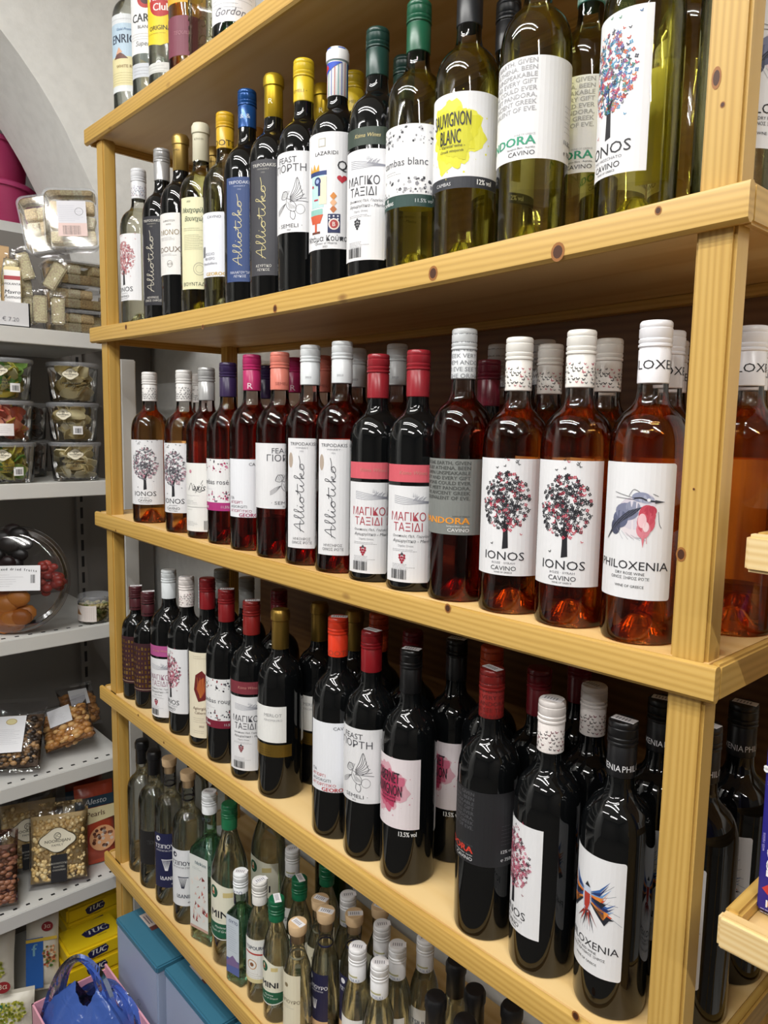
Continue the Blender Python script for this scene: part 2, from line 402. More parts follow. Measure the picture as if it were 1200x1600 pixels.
def bird_robin(a, cx, cy, s_):
    def P(l): return [(cx + x * s_, cy + y * s_) for x, y in l]
    def D(x, y, r, c, ly, ry=None): a.disc(cx + x * s_, cy + y * s_, r * s_, paper(c), ly, 18, (ry or r) * s_)
    D(.35, -.25, 1.25, 'e4dadf', 1, 1.35); D(.75, .85, .82, 'dcd6e0', 2, .72); D(.1, .1, 1.1, 'd5cdd8', 1)
    for k, (x, y, r, ry) in enumerate(((1.05, .05, .55, .7), (1.0, -.45, .58, .75), (.85, -.95, .45, .6), (1.25, .35, .4, .35))): D(x, y, r, ('c64a5c', 'cf5a6a', 'd98390', 'b83a4e')[k], 3, ry)
    D(.75, -.35, .28, 'eec3ca', 4, .5); D(1.0, -.75, .2, 'f0d4d8', 4, .35); a.poly(P([(.72, -1.3), (1.0, -1.3), (.86, -2.2)]), paper('d87a86'), 3); a.line(P([(1.05, -1.3), (1.1, -1.9)]), .5, paper('d87a86'), 3)
    for x, y, r, ry, c in ((-.35, .2, .85, .6, '7c809a'), (-.8, -.35, .6, .6, '5f6480'), (-1.15, -.9, .4, .55, '4a4e64'), (.1, .55, .5, .4, '8f93aa')): D(x, y, r, c, 2, ry)
    for j in range(11): a.curve(P([(-1.9 + j * .10, -1.8 + j * .12), (-1.1 + j * .12, -.6 + j * .06), (-.1 + j * .08, .3 + j * .03)]), .75 - .03 * j, paper(('1f2028', '3a3d4e', '55596e')[j % 3]), 3)
    D(.6, 1.25, .6, '8e93ad', 3, .34); D(.95, 1.12, .5, 'a9adc2', 3, .28)
    a.curve(P([(.15, 1.15), (.6, 1.2), (1.0, 1.05), (1.5, 1.0)]), 1.5, paper('2a2b33'), 4); a.disc(cx + 1.1 * s_, cy + 1.08 * s_, .12 * s_, paper('f0f0f4'), 5, 8)
    a.poly(P([(1.5, 1.1), (2.15, .98), (1.5, .86)]), paper('3a3a42'), 4)
    for l in ([(-1.3, 1.5), (-.4, 1.3), (.3, 1.15)], [(-1.2, 1.15), (-.3, 1.1), (.2, 1.05)], [(-.2, 1.3), (.1, 1.75), (.5, 1.6)], [(1.75, .3), (1.85, -.5), (2.0, -.8)], [(1.35, 1.5), (1.7, 1.35)]): a.curve(P(l), .45, paper('3a3b44'), 3)
    for j in range(5): a.line(P([(-1.0 + j * .35, -1.0 - j * .12), (-.5 + j * .4, -1.7)]), .3, paper('9a9aa8'), 3)
def bird_spread(a, cx, cy, s_):
    def P(l): return [(cx + x * s_, cy + y * s_) for x, y in l]
    r = random.Random(4)
    for sg in (1, -1):
        for j in range(12):
            c = ('3a66a8', '24356b', '6f9bd1', 'e08a3c', 'd2542f', '20242e')[j % 6]
            a.poly(P([(sg * .3, .7 - j * .08), (sg * (1.2 + .12 * j), 1.3 - .22 * j), (sg * (2.2 + r.uniform(-.3, .5)), 2.3 - j * .32), (sg * (1.2 + .05 * j), .95 - .25 * j)]), paper(c), 2 + j % 2)
        for j in range(5): a.line(P([(sg * .6, .3), (sg * (2.4 + .2 * j), 2.0 - .9 * j)]), .3, paper('3a4a70'), 1)
    a.poly(P([(-.35, .9), (0, 1.2), (.4, .9), (.5, -.2), (.2, -1.3), (-.3, -1.2), (-.5, 0)]), paper('c9d3e6'), 3)
    a.poly(P([(-.3, .5), (.35, .5), (.35, -.4), (.1, -1.2), (-.25, -.8)]), paper('b23a2e'), 4)
    a.poly(P([(-.25, 1.1), (0, 1.55), (.35, 1.1)]), paper('22242c'), 4)
    for j in range(7): a.poly(P([(-.2 + j * .07, -1.0), (.1 + j * .05, -1.0), (-1.1 + j * .38, -2.3 - (j % 3) * .25)]), paper(('7e2a24', 'b23a2e', '2a2c38')[j % 3]), 3)
    for j in range(6): a.line(P([(-.6 + j * .25, -1.8), (-.7 + j * .3, -2.9)]), .25, paper('7a7a88'), 1)
PAN = ['FROM THE EARTH, GIVEN', 'LIFE BY ATHENA. BEEN', 'GIVEN UNSPEAKABLE', 'BEAUTY AND EVERY GIFT', 'ANYONE COULD EVER', 'WANT, MEET PANDORA,', 'THE ANCIENT GREEK', 'EQUIVALENT OF EVE.']

# --- labels; every function returns an Art in mm measured from the bottle's foot, centred on u=0
def L_tree(cols, seed, name2='ROZÉ · SYRAH', lw=84, v0=47, v1=183, ink='1c1c22'):
    a = Art(); a.rect(-lw / 2, v0, lw / 2, v1, paper(WHITE), 0); h = v1 - v0
    tree(a, 0, v0 + h * .60, lw * .70, h * .60, cols, seed, 400, ink)
    k = paper('2a2a30')
    a.text('IONOS', 0, v0 + h * .135, h * .072, k, sx=1.15); a.text(name2, 0, v0 + h * .10, h * .018, paper('77777e'), sx=1.25)
    a.text('CAVINO', 0, v0 + h * .045, h * .038, k, sx=1.1); a.text('WINE OF GREECE', 0, v0 + h * .02, h * .014, k)
    return a
def L_script(bg, ink, sub, soft='9a9aa0', lw=62, v0=28, v1=200, foot=('ΞΙΝΟΜΑΥΡΟ', 'ΗΜΙΞΗΡΟΣ', 'ΟΙΝΟΣ ΡΟΖΕ')):
    a = Art(); a.rect(-lw / 2, v0, lw / 2, v1, paper(bg), 0)
    a.text('ΤΣΙΡΙΔΑΚΙS'.replace('ΤΣΙΡΙΔΑΚΙS', 'TRIPODAKIS'), -4, v1 - 11, 5.0, paper(sub), sx=1.05); a.text('· WINERY ·', -4, v1 - 16, 2.6, paper(soft), sx=1.5); a.text('1933', -4, v1 - 21, 2.4, paper(soft))
    script(a, -7, v0 + 26, v1 - 26, ink, .95)
    for i, t in enumerate(foot[1:]): a.text(t, -4, v0 + 13 - i * 6, 3.9, paper(sub))
    if bg == WHITE: a.disc(-24, v1 - 34, 4.5, paper('b9a99a'), 1, 16, 12)
    return a
def L_magic(strip, ink='8c2430', accent='a3243a', v0=13, v1=142, strip_ink='c98a80'):
    a = Art(); a.rect(-39, v0, 39, v1, paper(WHITE), 0); a.rect(-39, v1 + 5, 39, v1 + 28, paper(strip), 0)
    a.text('Semeli Wines'.replace('Semeli', 'Ktima'), 2, v1 + 15, 5, paper(strip_ink), shear=.25)
    hills(a, 2, v1 - 18, 52); k = paper(ink)
    a.text('ΜΑΓΙΚΟ', -4, v1 - 46, 11, k, sx=.85); a.text('ΤΑΞΙΔΙ', -4, v1 - 60, 11, k, sx=.85)
    a.text('Οινοποιός Πελ. Γοργίας', 0, v1 - 68, 3.2, paper('4a4a50'), shear=.2); a.text('Αγιωργίτικο - Merlot', 2, v1 - 75, 4.2, paper('4a4a50'), shear=.25)
    a.text('Ξηρός Οίνος', -6, v1 - 81, 2.6, paper('77777e')); tinylines(a, -26, v1 - 85, 46, 2, 2)
    grapes(a, -14, v1 - 96, 3.4, accent); tinylines(a, -26, v0 + 24, 34, 4, 2)
    barcode(a, -28, v0 + 4, 24, 13)
    return a
def L_pandora(bg, ink, name, foot='CAVINO', v0=90, v1=180, dim='9a9a9e', vol='11.5% vol', frame=False):
    a = Art(); a.rect(-92, v0, 92, v1, paper(bg), 0)
    h = (v1 - v0)
    for i, t in enumerate(PAN): a.text(t, 22, v1 - 7 - i * h * .066, h * .046, paper(dim), al='R', sx=1.15, bold=.25)
    a.text('WINE OF GREECE', 22, v0 + h * .235, h * .02, paper(dim), al='R')
    a.text('PANDORA', 22, v0 + h * .145, h * .085, paper(name), al='R', sx=1.3, bold=.8)
    a.text('Sauvignon Blanc · Asyrtiko', 22, v0 + h * .105, h * .02, paper(ink), al='R'); a.text(foot, 22, v0 + h * .04, h * .045, paper(ink), al='R', sx=1.2)
    tinylines(a, 58, v0 + h * .55, 20, 6, h * .05, dim, 'L', .5); a.text(vol, 58, v0 + h * .18, h * .045, paper(ink), al='L', bold=.3); a.text('℮ 750ml', 58, v0 + h * .07, h * .045, paper(ink), al='L', bold=.3)
    return a
def L_terrazzo(word, cols, band, v0=62, v1=152, ink='4a4a52', bandtext='CAMBAS', seed=5):
    a = Art(); a.rect(-85, v0, 85, v1, paper('eeeeef'), 0); bh = 15
    a.rect(-85, v0, 85, v0 + bh, paper(band), 1)
    terrazzo(a, -80, v1 - 26, 80, v1, cols, 90, seed); terrazzo(a, -80, v0 + bh, 80, v0 + bh + 22, cols, 90, seed + 1)
    a.text('cambas ' + word, -6, v0 + bh + (v1 - v0 - bh) * .42, 9, paper(ink), sx=1.0); tinylines(a, -35, v0 + bh + (v1 - v0 - bh) * .34, 30, 2, 3)
    a.text(bandtext, -30, v0 + 4, 4.2, paper('f0f0f0'), bold=.3); grapes(a, -31.5, v0 + 11, 1.2, 'f0f0f0'); a.text('11.5% vol', 24, v0 + 5, 4.6, paper('d8dde0'))
    return a
def L_splash(cols, top, bot, band, v0=82, v1=190, vol='12% vol', ink='2a2a30', bg=WHITE, hw=84, sx0=0, sr=33):
    a = Art(); a.rect(-hw, v0, hw, v1, paper(bg), 0); h = v1 - v0
    splash(a, sx0, v0 + h * .56, sr, cols, 3, 1.15)
    a.text(top, -6, v0 + h * .65, 16, paper(ink), 6, sx=.38, bold=.3); a.text(bot, -6, v0 + h * .47, 16, paper(ink), 6, sx=.38, bold=.3)
    a.text('- Varietal wine -', -4, v0 + h * .43, 3.6, paper(ink), 6, shear=.2); a.text('Greek vineyards', -4, v0 + h * .38, 3.2, paper(ink), 6, shear=.2)
    if band:
        a.rect(-84, v0, 84, v0 + 13, paper(band), 1); a.text('CAMBAS', -14, v0 + 3.5, 4, paper('d8d8da'), 3); a.text(vol, 38, v0 + 4, 6, paper('f0f0f0'), 3, sx=.8, bold=.4)
    return a
def L_feast(v0=83, v1=190, ink='4c4c52', red=None):
    a = Art(); a.rect(-72, v0, 72, v1, paper(WHITE), 0); h = v1 - v0
    a.text('FEAST', -6, v1 - 16, 8.5, paper(red or ink), sx=1.05); a.text('ΓΙΟΡΤΗ', -3, v1 - 29, 10.5, paper(red or ink), sx=1.1)
    winged(a, -2, v0 + h * .40, 9.2, ink); a.text('· SEMELI ·', -2, v0 + 7, 5.5, paper(ink), sx=1.4); a.text('2023', -2, v0 + 2.5, 2.4, paper(ink))
    a.rect(38, v1 - 26, 56, v1 - 14, paper('8d8d93'), 1); a.rect(38.6, v1 - 25.4, 55.4, v1 - 14.6, paper(WHITE), 2); a.text('SEMELI', 47, v1 - 22, 3, paper(ink), 3); tinylines(a, 38, v1 - 32, 20, 5, 3)
    return a
def L_cavino(v0=59, v1=160, c1='a3245e', ink='55555c'):
    a = Art(); a.rect(-42, v0, 42, v1, paper('eef0f6'), 0)
    a.text('CAVINO', 18, v1 - 11, 5, paper(ink), sx=1.15)
    for i, t in enumerate(('ΠΑ', 'ΑΓΙΩΡΓΙ', 'AGIORGITI', 'ΑΓΙΟΡΓITIKO')): a.text(t, -36, v0 + 31 - i * 7.4, 4.6, paper((ink, c1)[i % 2]), al='L', sx=1.1)
    a.text('GEOROOTS', 38, v0 + 1, 6.2, paper(c1), al='R', sx=1.15, bold=.6)
    return a
def L_plain(bg, w_, v0, v1): return Art().rect(-w_ / 2, v0, w_ / 2, v1, paper(bg), 0)
def L_bird(kind='robin', v0=47, v1=183):
    a = Art(); a.rect(-41, v0, 41, v1, paper(WHITE), 0, 3); h = v1 - v0
    (bird_robin if kind == 'robin' else bird_spread)(a, -1, v0 + h * .62, 14.5 if kind == 'robin' else 12.5)
    k = paper('26262c'); a.text('PHILOXENIA', 0, v0 + h * .22, h * .062, k, sx=1.1)
    a.text('DRY ROSE WINE' if kind == 'robin' else 'DRY RED WINE', 0, v0 + h * .18, 2.8, k); a.text('ΟΙΝΟΣ ΞΗΡΟΣ ΡΟΖΕ' if kind == 'robin' else 'ΟΙΝΟΣ ΕΡΥΘΡΟΣ ΞΗΡΟΣ', 0, v0 + h * .145, 2.8, k); a.text('WINE OF GREECE', 0, v0 + h * .085, 2.6, k)
    return a

# ------------------------------------------------------------------ bottles
def prof_bdx(H, R):
    return [(0, .026), (.012, .022), (.024, .006), (R * .86, .0006), (R * .97, .002), (R, .007), (R, H * .30), (R, H * .600), (R * .99, H * .625), (R * .965, H * .650), (R * .91, H * .675),
            (R * .83, H * .697), (R * .72, H * .715), (R * .585, H * .730), (R * .475, H * .743), (R * .41, H * .760), (R * .38, H * .782), (.0148, H * .81), (.0143, H * .90), (.0143, H * .965), (.0135, H * .985), (0, H * .985)]
def prof_sloped(H, R):
    return [(0, .02), (.010, .018), (R * .7, .004), (R * .88, .0006), (R, .006), (R, H * .35), (R, H * .55), (R * .97, H * .60), (R * .88, H * .65), (R * .74, H * .70), (R * .60, H * .745), (R * .48, H * .79), (.0135, H * .85), (.0132, H * .96), (.0125, H * .985), (0, H * .985)]
def prof_square(H, R):
    return [(0, .008), (R * .7, .003), (R * .92, .0006), (R, .005), (R, H * .60), (R * .95, H * .63), (R * .75, H * .665), (R * .5, H * .69), (.0140, H * .72), (.0135, H * .96), (.0125, H * .985), (0, H * .985)]
def inner(prof, top, d=.0016):
    out = []
    for r, z in prof:
        if z > top: break
        out.append((max(r - d, 0) if r > 0 else 0, z + (.0022 if z < .03 else 0)))
    r0 = out[-1][0]; out.append((r0 * .999, top)); out.append((0, top)); return out

def cap_screw(H, col, art=None, h=.062, ang=0, r=.0157, rough=.28, metal=0):
    m = mat(col, rough, metal, key='cap')
    g = Geo(); b = H - h
    g.lathe([(r - .0008, b), (r, b + .0008), (r, H - .0285), (r - .0007, H - .0275), (r - .0007, H - .0265), (r + .0007, H - .0255), (r + .0007, H - .0235), (r - .0006, H - .0225), (r + .0005, H - .021),
             (r + .0005, H - .0185), (r - .0005, H - .0175), (r + .0004, H - .016), (r + .0004, H - .008), (r - .0004, H - .0072), (r + .0002, H - .0062), (r + .0001, H - .0022), (r - .0012, H - .0004), (r - .003, H), (0, H)], m, 28)
    if art: art.emit(g, R=r, ang=ang, base=.00012, lift=.0001)
    return g
def cap_foil(H, col, h=.068, metal=.8, art=None, rough=.35, lip=True):
    m = mat(col, rough, metal, key='foil'); g = Geo(); b = H - h; r = .0152
    g.lathe([(r - .0008, b), (r, b + .001), (r - .0003, H - .020), (r + (.0016 if lip else 0), H - .0185), (r + (.0016 if lip else 0), H - .006), (r, H - .003), (r - .001, H - .0008), (r - .004, H), (0, H)], m, 28)
    if art: art.emit(g, R=r, base=.00014, lift=.0001)
    return g
def cap_cork(H, ring='2a2430'):
    g = Geo(); w_ = mat('d3b48c', .7, key='cork'); g.lathe([(.0118, H - .034), (.0118, H - .018), (.0150, H - .0175), (.0155, H - .016), (.0165, H - .002), (.0155, H), (0, H)], w_, 26)
    g.band = Geo().lathe([(.0128, H - .062), (.0136, H - .061), (.0136, H - .059), (.0128, H - .058)], mat(ring, .4), 24)
    return g
def sticker(H, ang, tint='e9e7ea'):
    g = Geo(); M = Matrix.Translation((.002, -.001, H)) @ Matrix.Rotation(ang, 4, 'Z')
    g.box((-.013, -.006, .0002), (.013, .006, .0007), paper(tint), M)
    for i in range(5): g.box((-.009 + i * .0035, -.004, .0007), (-.0075 + i * .0035, .003, .00085), paper('8c8c94'), M)
    return g

GL = {'rose': ((.99, .98, .97), (.985, .855, .66)), 'rosered': ((.98, .95, .95), (.93, .62, .54)), 'rosedeep': ((.98, .95, .94), (.94, .64, .54)), 'white': ((.985, .985, .96), (.985, .975, .80)),
      'clear': ((.99, .995, .99), (.99, .995, .99)), 'teal': ((.93, .975, .955), (.93, .985, .965)), 'gold': ((.98, .96, .9), (.96, .84, .5)), 'green': ((.35, .62, .42), (.5, .75, .55)), 'straw': ((.99, .99, .975), (.99, .992, .965))}
def make_bottle(name, cat, H, R, glass, cap, labels, prof=prof_bdx, fill=.745, sq=None, back=None, stick=None, capname='screw_cap'):
    root = bpy.data.objects.new(name, None); COL.objects.link(root); root.empty_display_size = .05; root['category'] = cat
    p = prof(H, R)
    if glass == 'black': Geo().lathe(p, dark_glass(), 40, sq=sq).build('glass_body', root)
    else:
        tg, tl = GL[glass]
        Geo().lathe(p, glass_thin(tg, glass), 40, sq=sq).build('glass_body', root)
        Geo().lathe(inner(p, H * fill), liquid(tl, glass, .84), 40, sq=sq).build('liquid_inside', root)
    cap.build(capname, root)
    if hasattr(cap, 'band'): cap.band.build('neck_band', root)
    for nm, art, ang, flat in labels:
        g = Geo()
        if flat: art.emit(g, flat=True, M=Matrix.Rotation(math.radians(ang), 4, 'Z') @ Matrix.Translation((0, -R * 1.0, 0)))
        else: art.emit(g, R=R, ang=math.radians(ang))
        g.build(nm, root, sharp=False)
    if back:
        bw, b0, b1, col = back; a = Art(); a.rect(-bw / 2, b0, bw / 2, b1, paper(col), 0)
        tinylines(a, -bw / 2 + 4, b1 - 8, bw - 8, 9, 4.5); barcode(a, -8, b0 + 6, 18, 9)
        g = Geo(); a.emit(g, R=R, ang=PI) if not sq else a.emit(g, flat=True, M=Matrix.Rotation(PI, 4, 'Z') @ Matrix.Translation((0, -R, 0)))
        g.build('back_label', root, sharp=False)
    if stick is not None: sticker(H, stick).build('price_sticker', root)
    return root

# ================================================================== the room
LEN = 1.459; DEP = 0.365; RH = 0.0344
BOT = {'A': 0.8525, 'B': 0.4222, 'C': 0.0, 'D': -0.4237, 'E': -0.8502}
def sag(x): return -0.0096 * 4 * (x / LEN) * (1 - x / LEN)
def surf(lev, x): return Z0 + BOT[lev] + RH + sag(min(max(x, 0), LEN))
XR, YF = 4.2, -4.2
wallm = plaster('painted_plaster', 'eeeeec'); floorm = plaster('floor_tile', '55504a', 0.05); farm = plaster('stocked_side', '6f6a64', .05); ceilm = plaster('ceiling_paint', 'e6e6e2', .1)
g = Geo(); g.box((-1.3, YF, -.1), (XR, .55, 0), floorm); structure(g.build('floor'))
g = Geo(); g.box((-1.3, YF, CEIL), (XR, .55, CEIL + .1), ceilm); structure(g.build('ceiling'))
g = Geo(); g.box((-1.3, .42, 0), (XR, .52, CEIL), wallm); structure(g.build('wall_back'))
g = Geo(); g.box((XR, YF, 0), (XR + .1, .55, CEIL), farm); structure(g.build('wall_right'))
g = Geo(); g.box((-1.3, YF - .1, 0), (XR, YF, CEIL), farm); structure(g.build('wall_front'))
# left side: a thick wall carried on a round arch, with a recess behind it
arch = [(-1.62, .2), (-1.60, .55), (-1.57, .75), (-1.50, .95), (-1.38, 1.12), (-1.2, 1.27), (-.98, 1.38), (-.75, 1.42), (-.52, 1.385), (-.34, 1.315), (-.2, 1.235), (-.094, 1.152), (-.054, 1.109), (-.012, 1.057), (.018, 1.014), (.046, .969), (.09, .885), (.121, .824), (.146, .755), (.162, .69), (.172, .6), (.176, .49)]
g = Geo(); x0, x1 = -.25, -.60; zt = CEIL
vs = []
for (y, z) in arch: vs += [(x0, y, Z0 + z), (x0, y, zt), (x1, y, Z0 + z), (x1, y, zt)]
fs = []
for i in range(len(arch) - 1):
    a, b = 4 * i, 4 * i + 4
    fs += [(a, b, b + 1, a + 1), (a + 2, a + 3, b + 3, b + 2), (a, a + 2, b + 2, b)]
g.add(vs, fs, wallm, False)
g.box((x1, .176, Z0 + .49), (x0, .42, CEIL), wallm); g.box((x1, YF, 0), (x0, -1.62, CEIL), wallm)
structure(g.build('wall_left'))
g = Geo(); g.box((-.62, -1.62, 0), (-.605, .42, Z0 + .77), wallm); g.box((-1.3, YF, 0), (-1.2, .55, CEIL), wallm); structure(g.build('wall_left_recess'))

# ceiling fixtures; the first is an addition that brightens the metal shelving
whm = plastic('f4f4f2')
tubem = bpy.data.materials.new('lit_tube'); tubem.use_nodes = True
tubem.node_tree.nodes['Principled BSDF'].inputs['Emission Color'].default_value = (1, .98, .94, 1); tubem.node_tree.nodes['Principled BSDF'].inputs['Emission Strength'].default_value = 6
for nm, x, y, ln, n, lab in (('fluorescent_lamp', .35, -2.0, 1.25, 1, 'unseen single tube ceiling lamp, added to brighten the metal shelving'), ('fluorescent_lamp', 1.0, -.91, 1.8, 2, 'twin tube ceiling lamp above the aisle in front of the bottles'), ('fluorescent_lamp', 1.9, -2.36, 1.25, 2, 'twin tube ceiling lamp farther from the bottle rack'), ('fluorescent_lamp', 3.0, -1.25, 1.25, 1, 'single tube ceiling lamp over the far side of the shop')):
    t = thing(nm, (x, y, CEIL), lab, 'lamp')
    Geo().box((-ln / 2, -.15 if n == 2 else -.04, -.045), (ln / 2, .15 if n == 2 else .04, 0), whm, bev=.006).build('housing', t)
    for k in range(n):
        yy = (-.11 + .22 * k) if n == 2 else 0
        Geo().tube([(-ln / 2 + .02, yy, -.075), (ln / 2 - .02, yy, -.075)], .013, tubem, 12).build('tube', t)
        for s in (-1, 1): Geo().box((s * (ln / 2 - .02) - .012, yy - .014, -.09), (s * (ln / 2 - .02) + .012, yy + .014, -.045), whm).build('lamp_holder', t)

# ================================================================== the wooden rack
wx, wy, wz = wood(0), wood(1), wood(2)
ply = wood(0, ('d8b273', 'c79b58', 'e2c38b'), .6, False, 'plywood'); plyd = wood(0, ('7c5630', '6a4522', '8a6238'), .5, False, 'dark_board')
rack = thing('display_rack', (0, 0, 0), 'tall open pine rack filled with rows of wine and spirit bottles', 'rack')
def sagboard(x0, x1, y0, y1, zb, zt, m, ch=.0035, n=30):
    g = Geo(); sec = [(y0 + ch, zb), (y1 - ch, zb), (y1, zb + ch), (y1, zt - ch), (y1 - ch, zt), (y0 + ch, zt), (y0 + ch * .3, zt - ch * .3), (y0, zt - ch), (y0, zb + ch)]
    vs = []; k = len(sec)
    for i in range(n + 1):
        x = x0 + (x1 - x0) * i / n
        for y, z in sec: vs.append((x, y, z + sag(x)))
    fs = [(i * k + j, i * k + (j + 1) % k, (i + 1) * k + (j + 1) % k, (i + 1) * k + j) for i in range(n) for j in range(k)]
    fs = [f[::-1] for f in fs]
    fs.append(tuple(range(k))); fs.append(tuple(n * k + j for j in range(k))[::-1]); g.add(vs, fs, m, False)
    return g
PT = .011
KNOTS = [('B', .754, .422, .0045), ('B', 1.092, .429, .0062), ('B', .527, .414, .003), ('B', 1.378, .446, .0028), ('B', 1.270, .4262, .0068), ('B', .201, .441, .004), ('C', 1.131, .025, .0042), ('C', .121, .003, .002), ('D', .219, -.395, .0022), ('D', .343, -.416, .002), ('D', .561, -.441, .002), ('D', 1.336, -.388, .004)]
knotm = mat('4a2814', .5, key='knot'); knotr = mat('9c6530', .5, key='knot')
def knot(g, x, y, z, r, m=None, tall=1.15):
    for k, (mm, q) in enumerate(((knotr, 1.25), (knotm, .85))):
        g.add([(x + r * q * math.cos(2 * PI * i / 14), y - .00012 * k, z + r * q * tall * math.sin(2 * PI * i / 14)) for i in range(14)], [tuple(range(14))], mm)
for i, L_ in enumerate('ABCDE'):
    z = Z0 + BOT[L_]
    go = sagboard(0, LEN, 0, PT, z, z + RH, wx)
    for kl, kx, kz, kr in KNOTS:
        if kl == L_: knot(go, kx, -.0003, Z0 + kz, kr)
    go.build('front_rim', rack)
    sagboard(.011, LEN - .011, PT + .0004, DEP, z + RH - .019, z + RH - .0006, ply, .0005).build('shelf_board', rack)
    for xs in (0, LEN - .011):
        g = Geo(); g.box((xs, PT + .0003, z), (xs + .011, DEP, z + RH), wy, bev=.0025); g.build('side_rim', rack)
    sagboard(.012, LEN - .012, DEP - .02, DEP - .002, z + .001, z + RH - .0195, wx, .001).build('rear_rail', rack)
for px_ in (.0373, LEN - .0133 - .0363):
    for py_ in (PT + .0004, DEP - .05):
        g = Geo(); g.box((px_, py_, .002), (px_ + .0363, py_ + .0287, Z0 + BOT['A'] - .0005 if px_ < .5 else Z0 + BOT['A'] - .0005), wz, bev=.003)
        if px_ > 1 and py_ < .1:
            for kx, kz, kr, kt in ((1.419, .551, .0035, 2.2), (1.426, .527, .0018, 1.2), (1.4148, .131, .0040, 1.4), (1.423, .193, .001, 1)): knot(g, kx, py_ - .0003, Z0 + kz, kr, tall=kt)
        g.build('post', rack)
for L_, up, xa in (('B', 'A', .26), ('C', 'B', .44), ('D', 'C', .14)):
    g = Geo(); g.box((xa, DEP + .001, Z0 + BOT[L_] + .02), (LEN - .012, DEP + .007, Z0 + BOT[up] + .012), plyd); g.build('back_panel', rack)
g = Geo(); M = Matrix.Translation((1.352, DEP - .003, Z0 + .392)) @ Matrix.Rotation(PI / 2, 4, 'X'); g.lathe([(.009, 0), (.009, .002), (.006, .004), (0, .0045)], metalc('c8c8c8'), 16, M); g.build('bolt_head', rack)

# ================================================================== bottle kinds
SP = ['1c1c22', '1c1c22', '26262e', '1c1c22', '24242c', '30303a', '1c1c22', '1c1c22', '2c2c34', 'c2314a', 'd04a60']
PINKT = ['b24a62', 'c76a80', '3a2a34', 'd98aa0', '8f3650']
MULTI = ['c2452f', '2f6fa8', '6e4a8c', 'd9803a', '3c8c6a', '2a2c40', 'c43a63', '4b9bc4']
PALE = ['3a3a42', '55555f', 'c98fa0', '2a2a32', '74747e']
def cap_bf(cols, seed, lo=248, hi=290):
    a = Art(); r = random.Random(seed)
    for i in range(17):
        for j in range(6):
            if r.random() < .12: continue
            butterfly(a, -47 + i * 5.8 + 2.4 * (j % 2) + r.uniform(-1, 1), lo + 2 + (hi - lo - 4) * (j + .5) / 6 + r.uniform(-.9, .9), r.uniform(1.4, 2.3), paper(r.choice(cols)), r.uniform(-.7, .7))
    return a
def cap_words(H, col, bold=.2):
    a = Art(); ws = ['VERY GIFT SHE', 'WE/ WORLD EVE', 'OR/HAVE THEM', 'SEE THE GREEK', 'ANDORA EVE HE']
    for i in range(7): a.text(ws[i % 5] + ' ' + ws[(i + 2) % 5], 0, H * 1000 - 61 + i * 8.2, 5.2, paper(col), 1, sx=1.15, bold=bold)
    return a
def cap_text(t, H, col, up=12, size=5, ang=0, sx=1.2): return Art().text(t, ang, H * 1000 - 62 + up, size, paper(col), 1, sx=sx)
TYPES = {}
def reg(k, fn): TYPES[k] = fn
W_ = 'wine_bottle'
def wine(key, H, glass, cap, labels, **kw):
    TYPES[key] = lambda: make_bottle(W_, 'bottle', H, kw.pop('R', .0397), glass, cap(), labels(), **kw)
BK = (62, 55, 150, 'f0eee8')
# second shelf
wine('b_tree_dim', .322, 'straw', lambda: cap_screw(.322, 'dfe0e4', cap_bf(['7a6a9a', '9a7a8a', '6a7a9a'], 3, 262, 288)), lambda: [('front_label', L_tree(['b35b66', 'c98a8a', '8a4a58', 'd9a0a0'], 11, 'MOSCHATO'), 0, 0)], back=BK)
wine('b_script_black', .338, 'black', lambda: cap_screw(.338, 'b9b9ba', None, rough=.25, metal=.4), lambda: [('front_label', L_script('26262e', 'cfc9b8', 'd8d4cc', '9a968c', foot=('', 'ΑΘΥΡΝΟΣ', 'ΟΙΝΟΣ ΞΗΡΟΣ')), 0, 0)])
def lab_doux():
    a = Art(); a.rect(-45, 78, 45, 192, paper('e9e7e4'), 0); k = paper('4a4540')
    a.text('ΔΑΦΝΟΥΣΣΑ', 0, 176, 3, k); a.text('SAMOS', 0, 170, 2.6, k); a.text('ΜΟΝΟ', 0, 152, 9, paper('8c7a52'), sx=1.1); tinylines(a, -24, 147, 48, 3, 2.4); a.text('DOUX', 0, 120, 10, paper('7a6a5a'), sx=1.15)
    tinylines(a, -20, 116, 40, 2, 2.4); a.ring(2, 98, 6, .6, k, 1); a.text('±13', 2, 96, 4.5, k); return a
wine('b_doux', .345, 'black', lambda: cap_foil(.345, 'b09352', art=cap_text('NEMEA', .345, '6a5a30', 30, 3)), lambda: [('front_label', lab_doux(), 0, 0)])
def lab_cream():
    a = Art(); a.rect(-33, 42, 33, 205, paper('e6e2bb'), 0); k = paper('2f4a34'); a.text('2023', -14, 196, 3, k, shear=.2)
    for t, y in (('Μοσχοφίλερο', 178), ('Βουνιχώρα', 163)): a.text(t, 0, y, 8.5, k, shear=.25, sx=.72, bold=.2)
    tinylines(a, -26, 150, 50, 2, 3.4, '55604a'); tinylines(a, -25, 138, 46, 9, 3.1, '6a6a50'); a.ring(6, 78, 11, 1.4, paper('b5b096'), 1); a.ring(6, 78, 7, .8, paper('b5b096'), 1)
    a.text('ΒΟΥΝΤΑΔΑΣ', 0, 48, 6, paper('3a3f30'), sx=1.05); return a
wine('b_cream', .345, 'white', lambda: cap_foil(.345, 'd9d4bc', metal=0, rough=.45, art=cap_text('ΚΤΗΜΑ', .345, '8a8670', 30, 3)), lambda: [('front_label', lab_cream(), 0, 0)], back=BK)
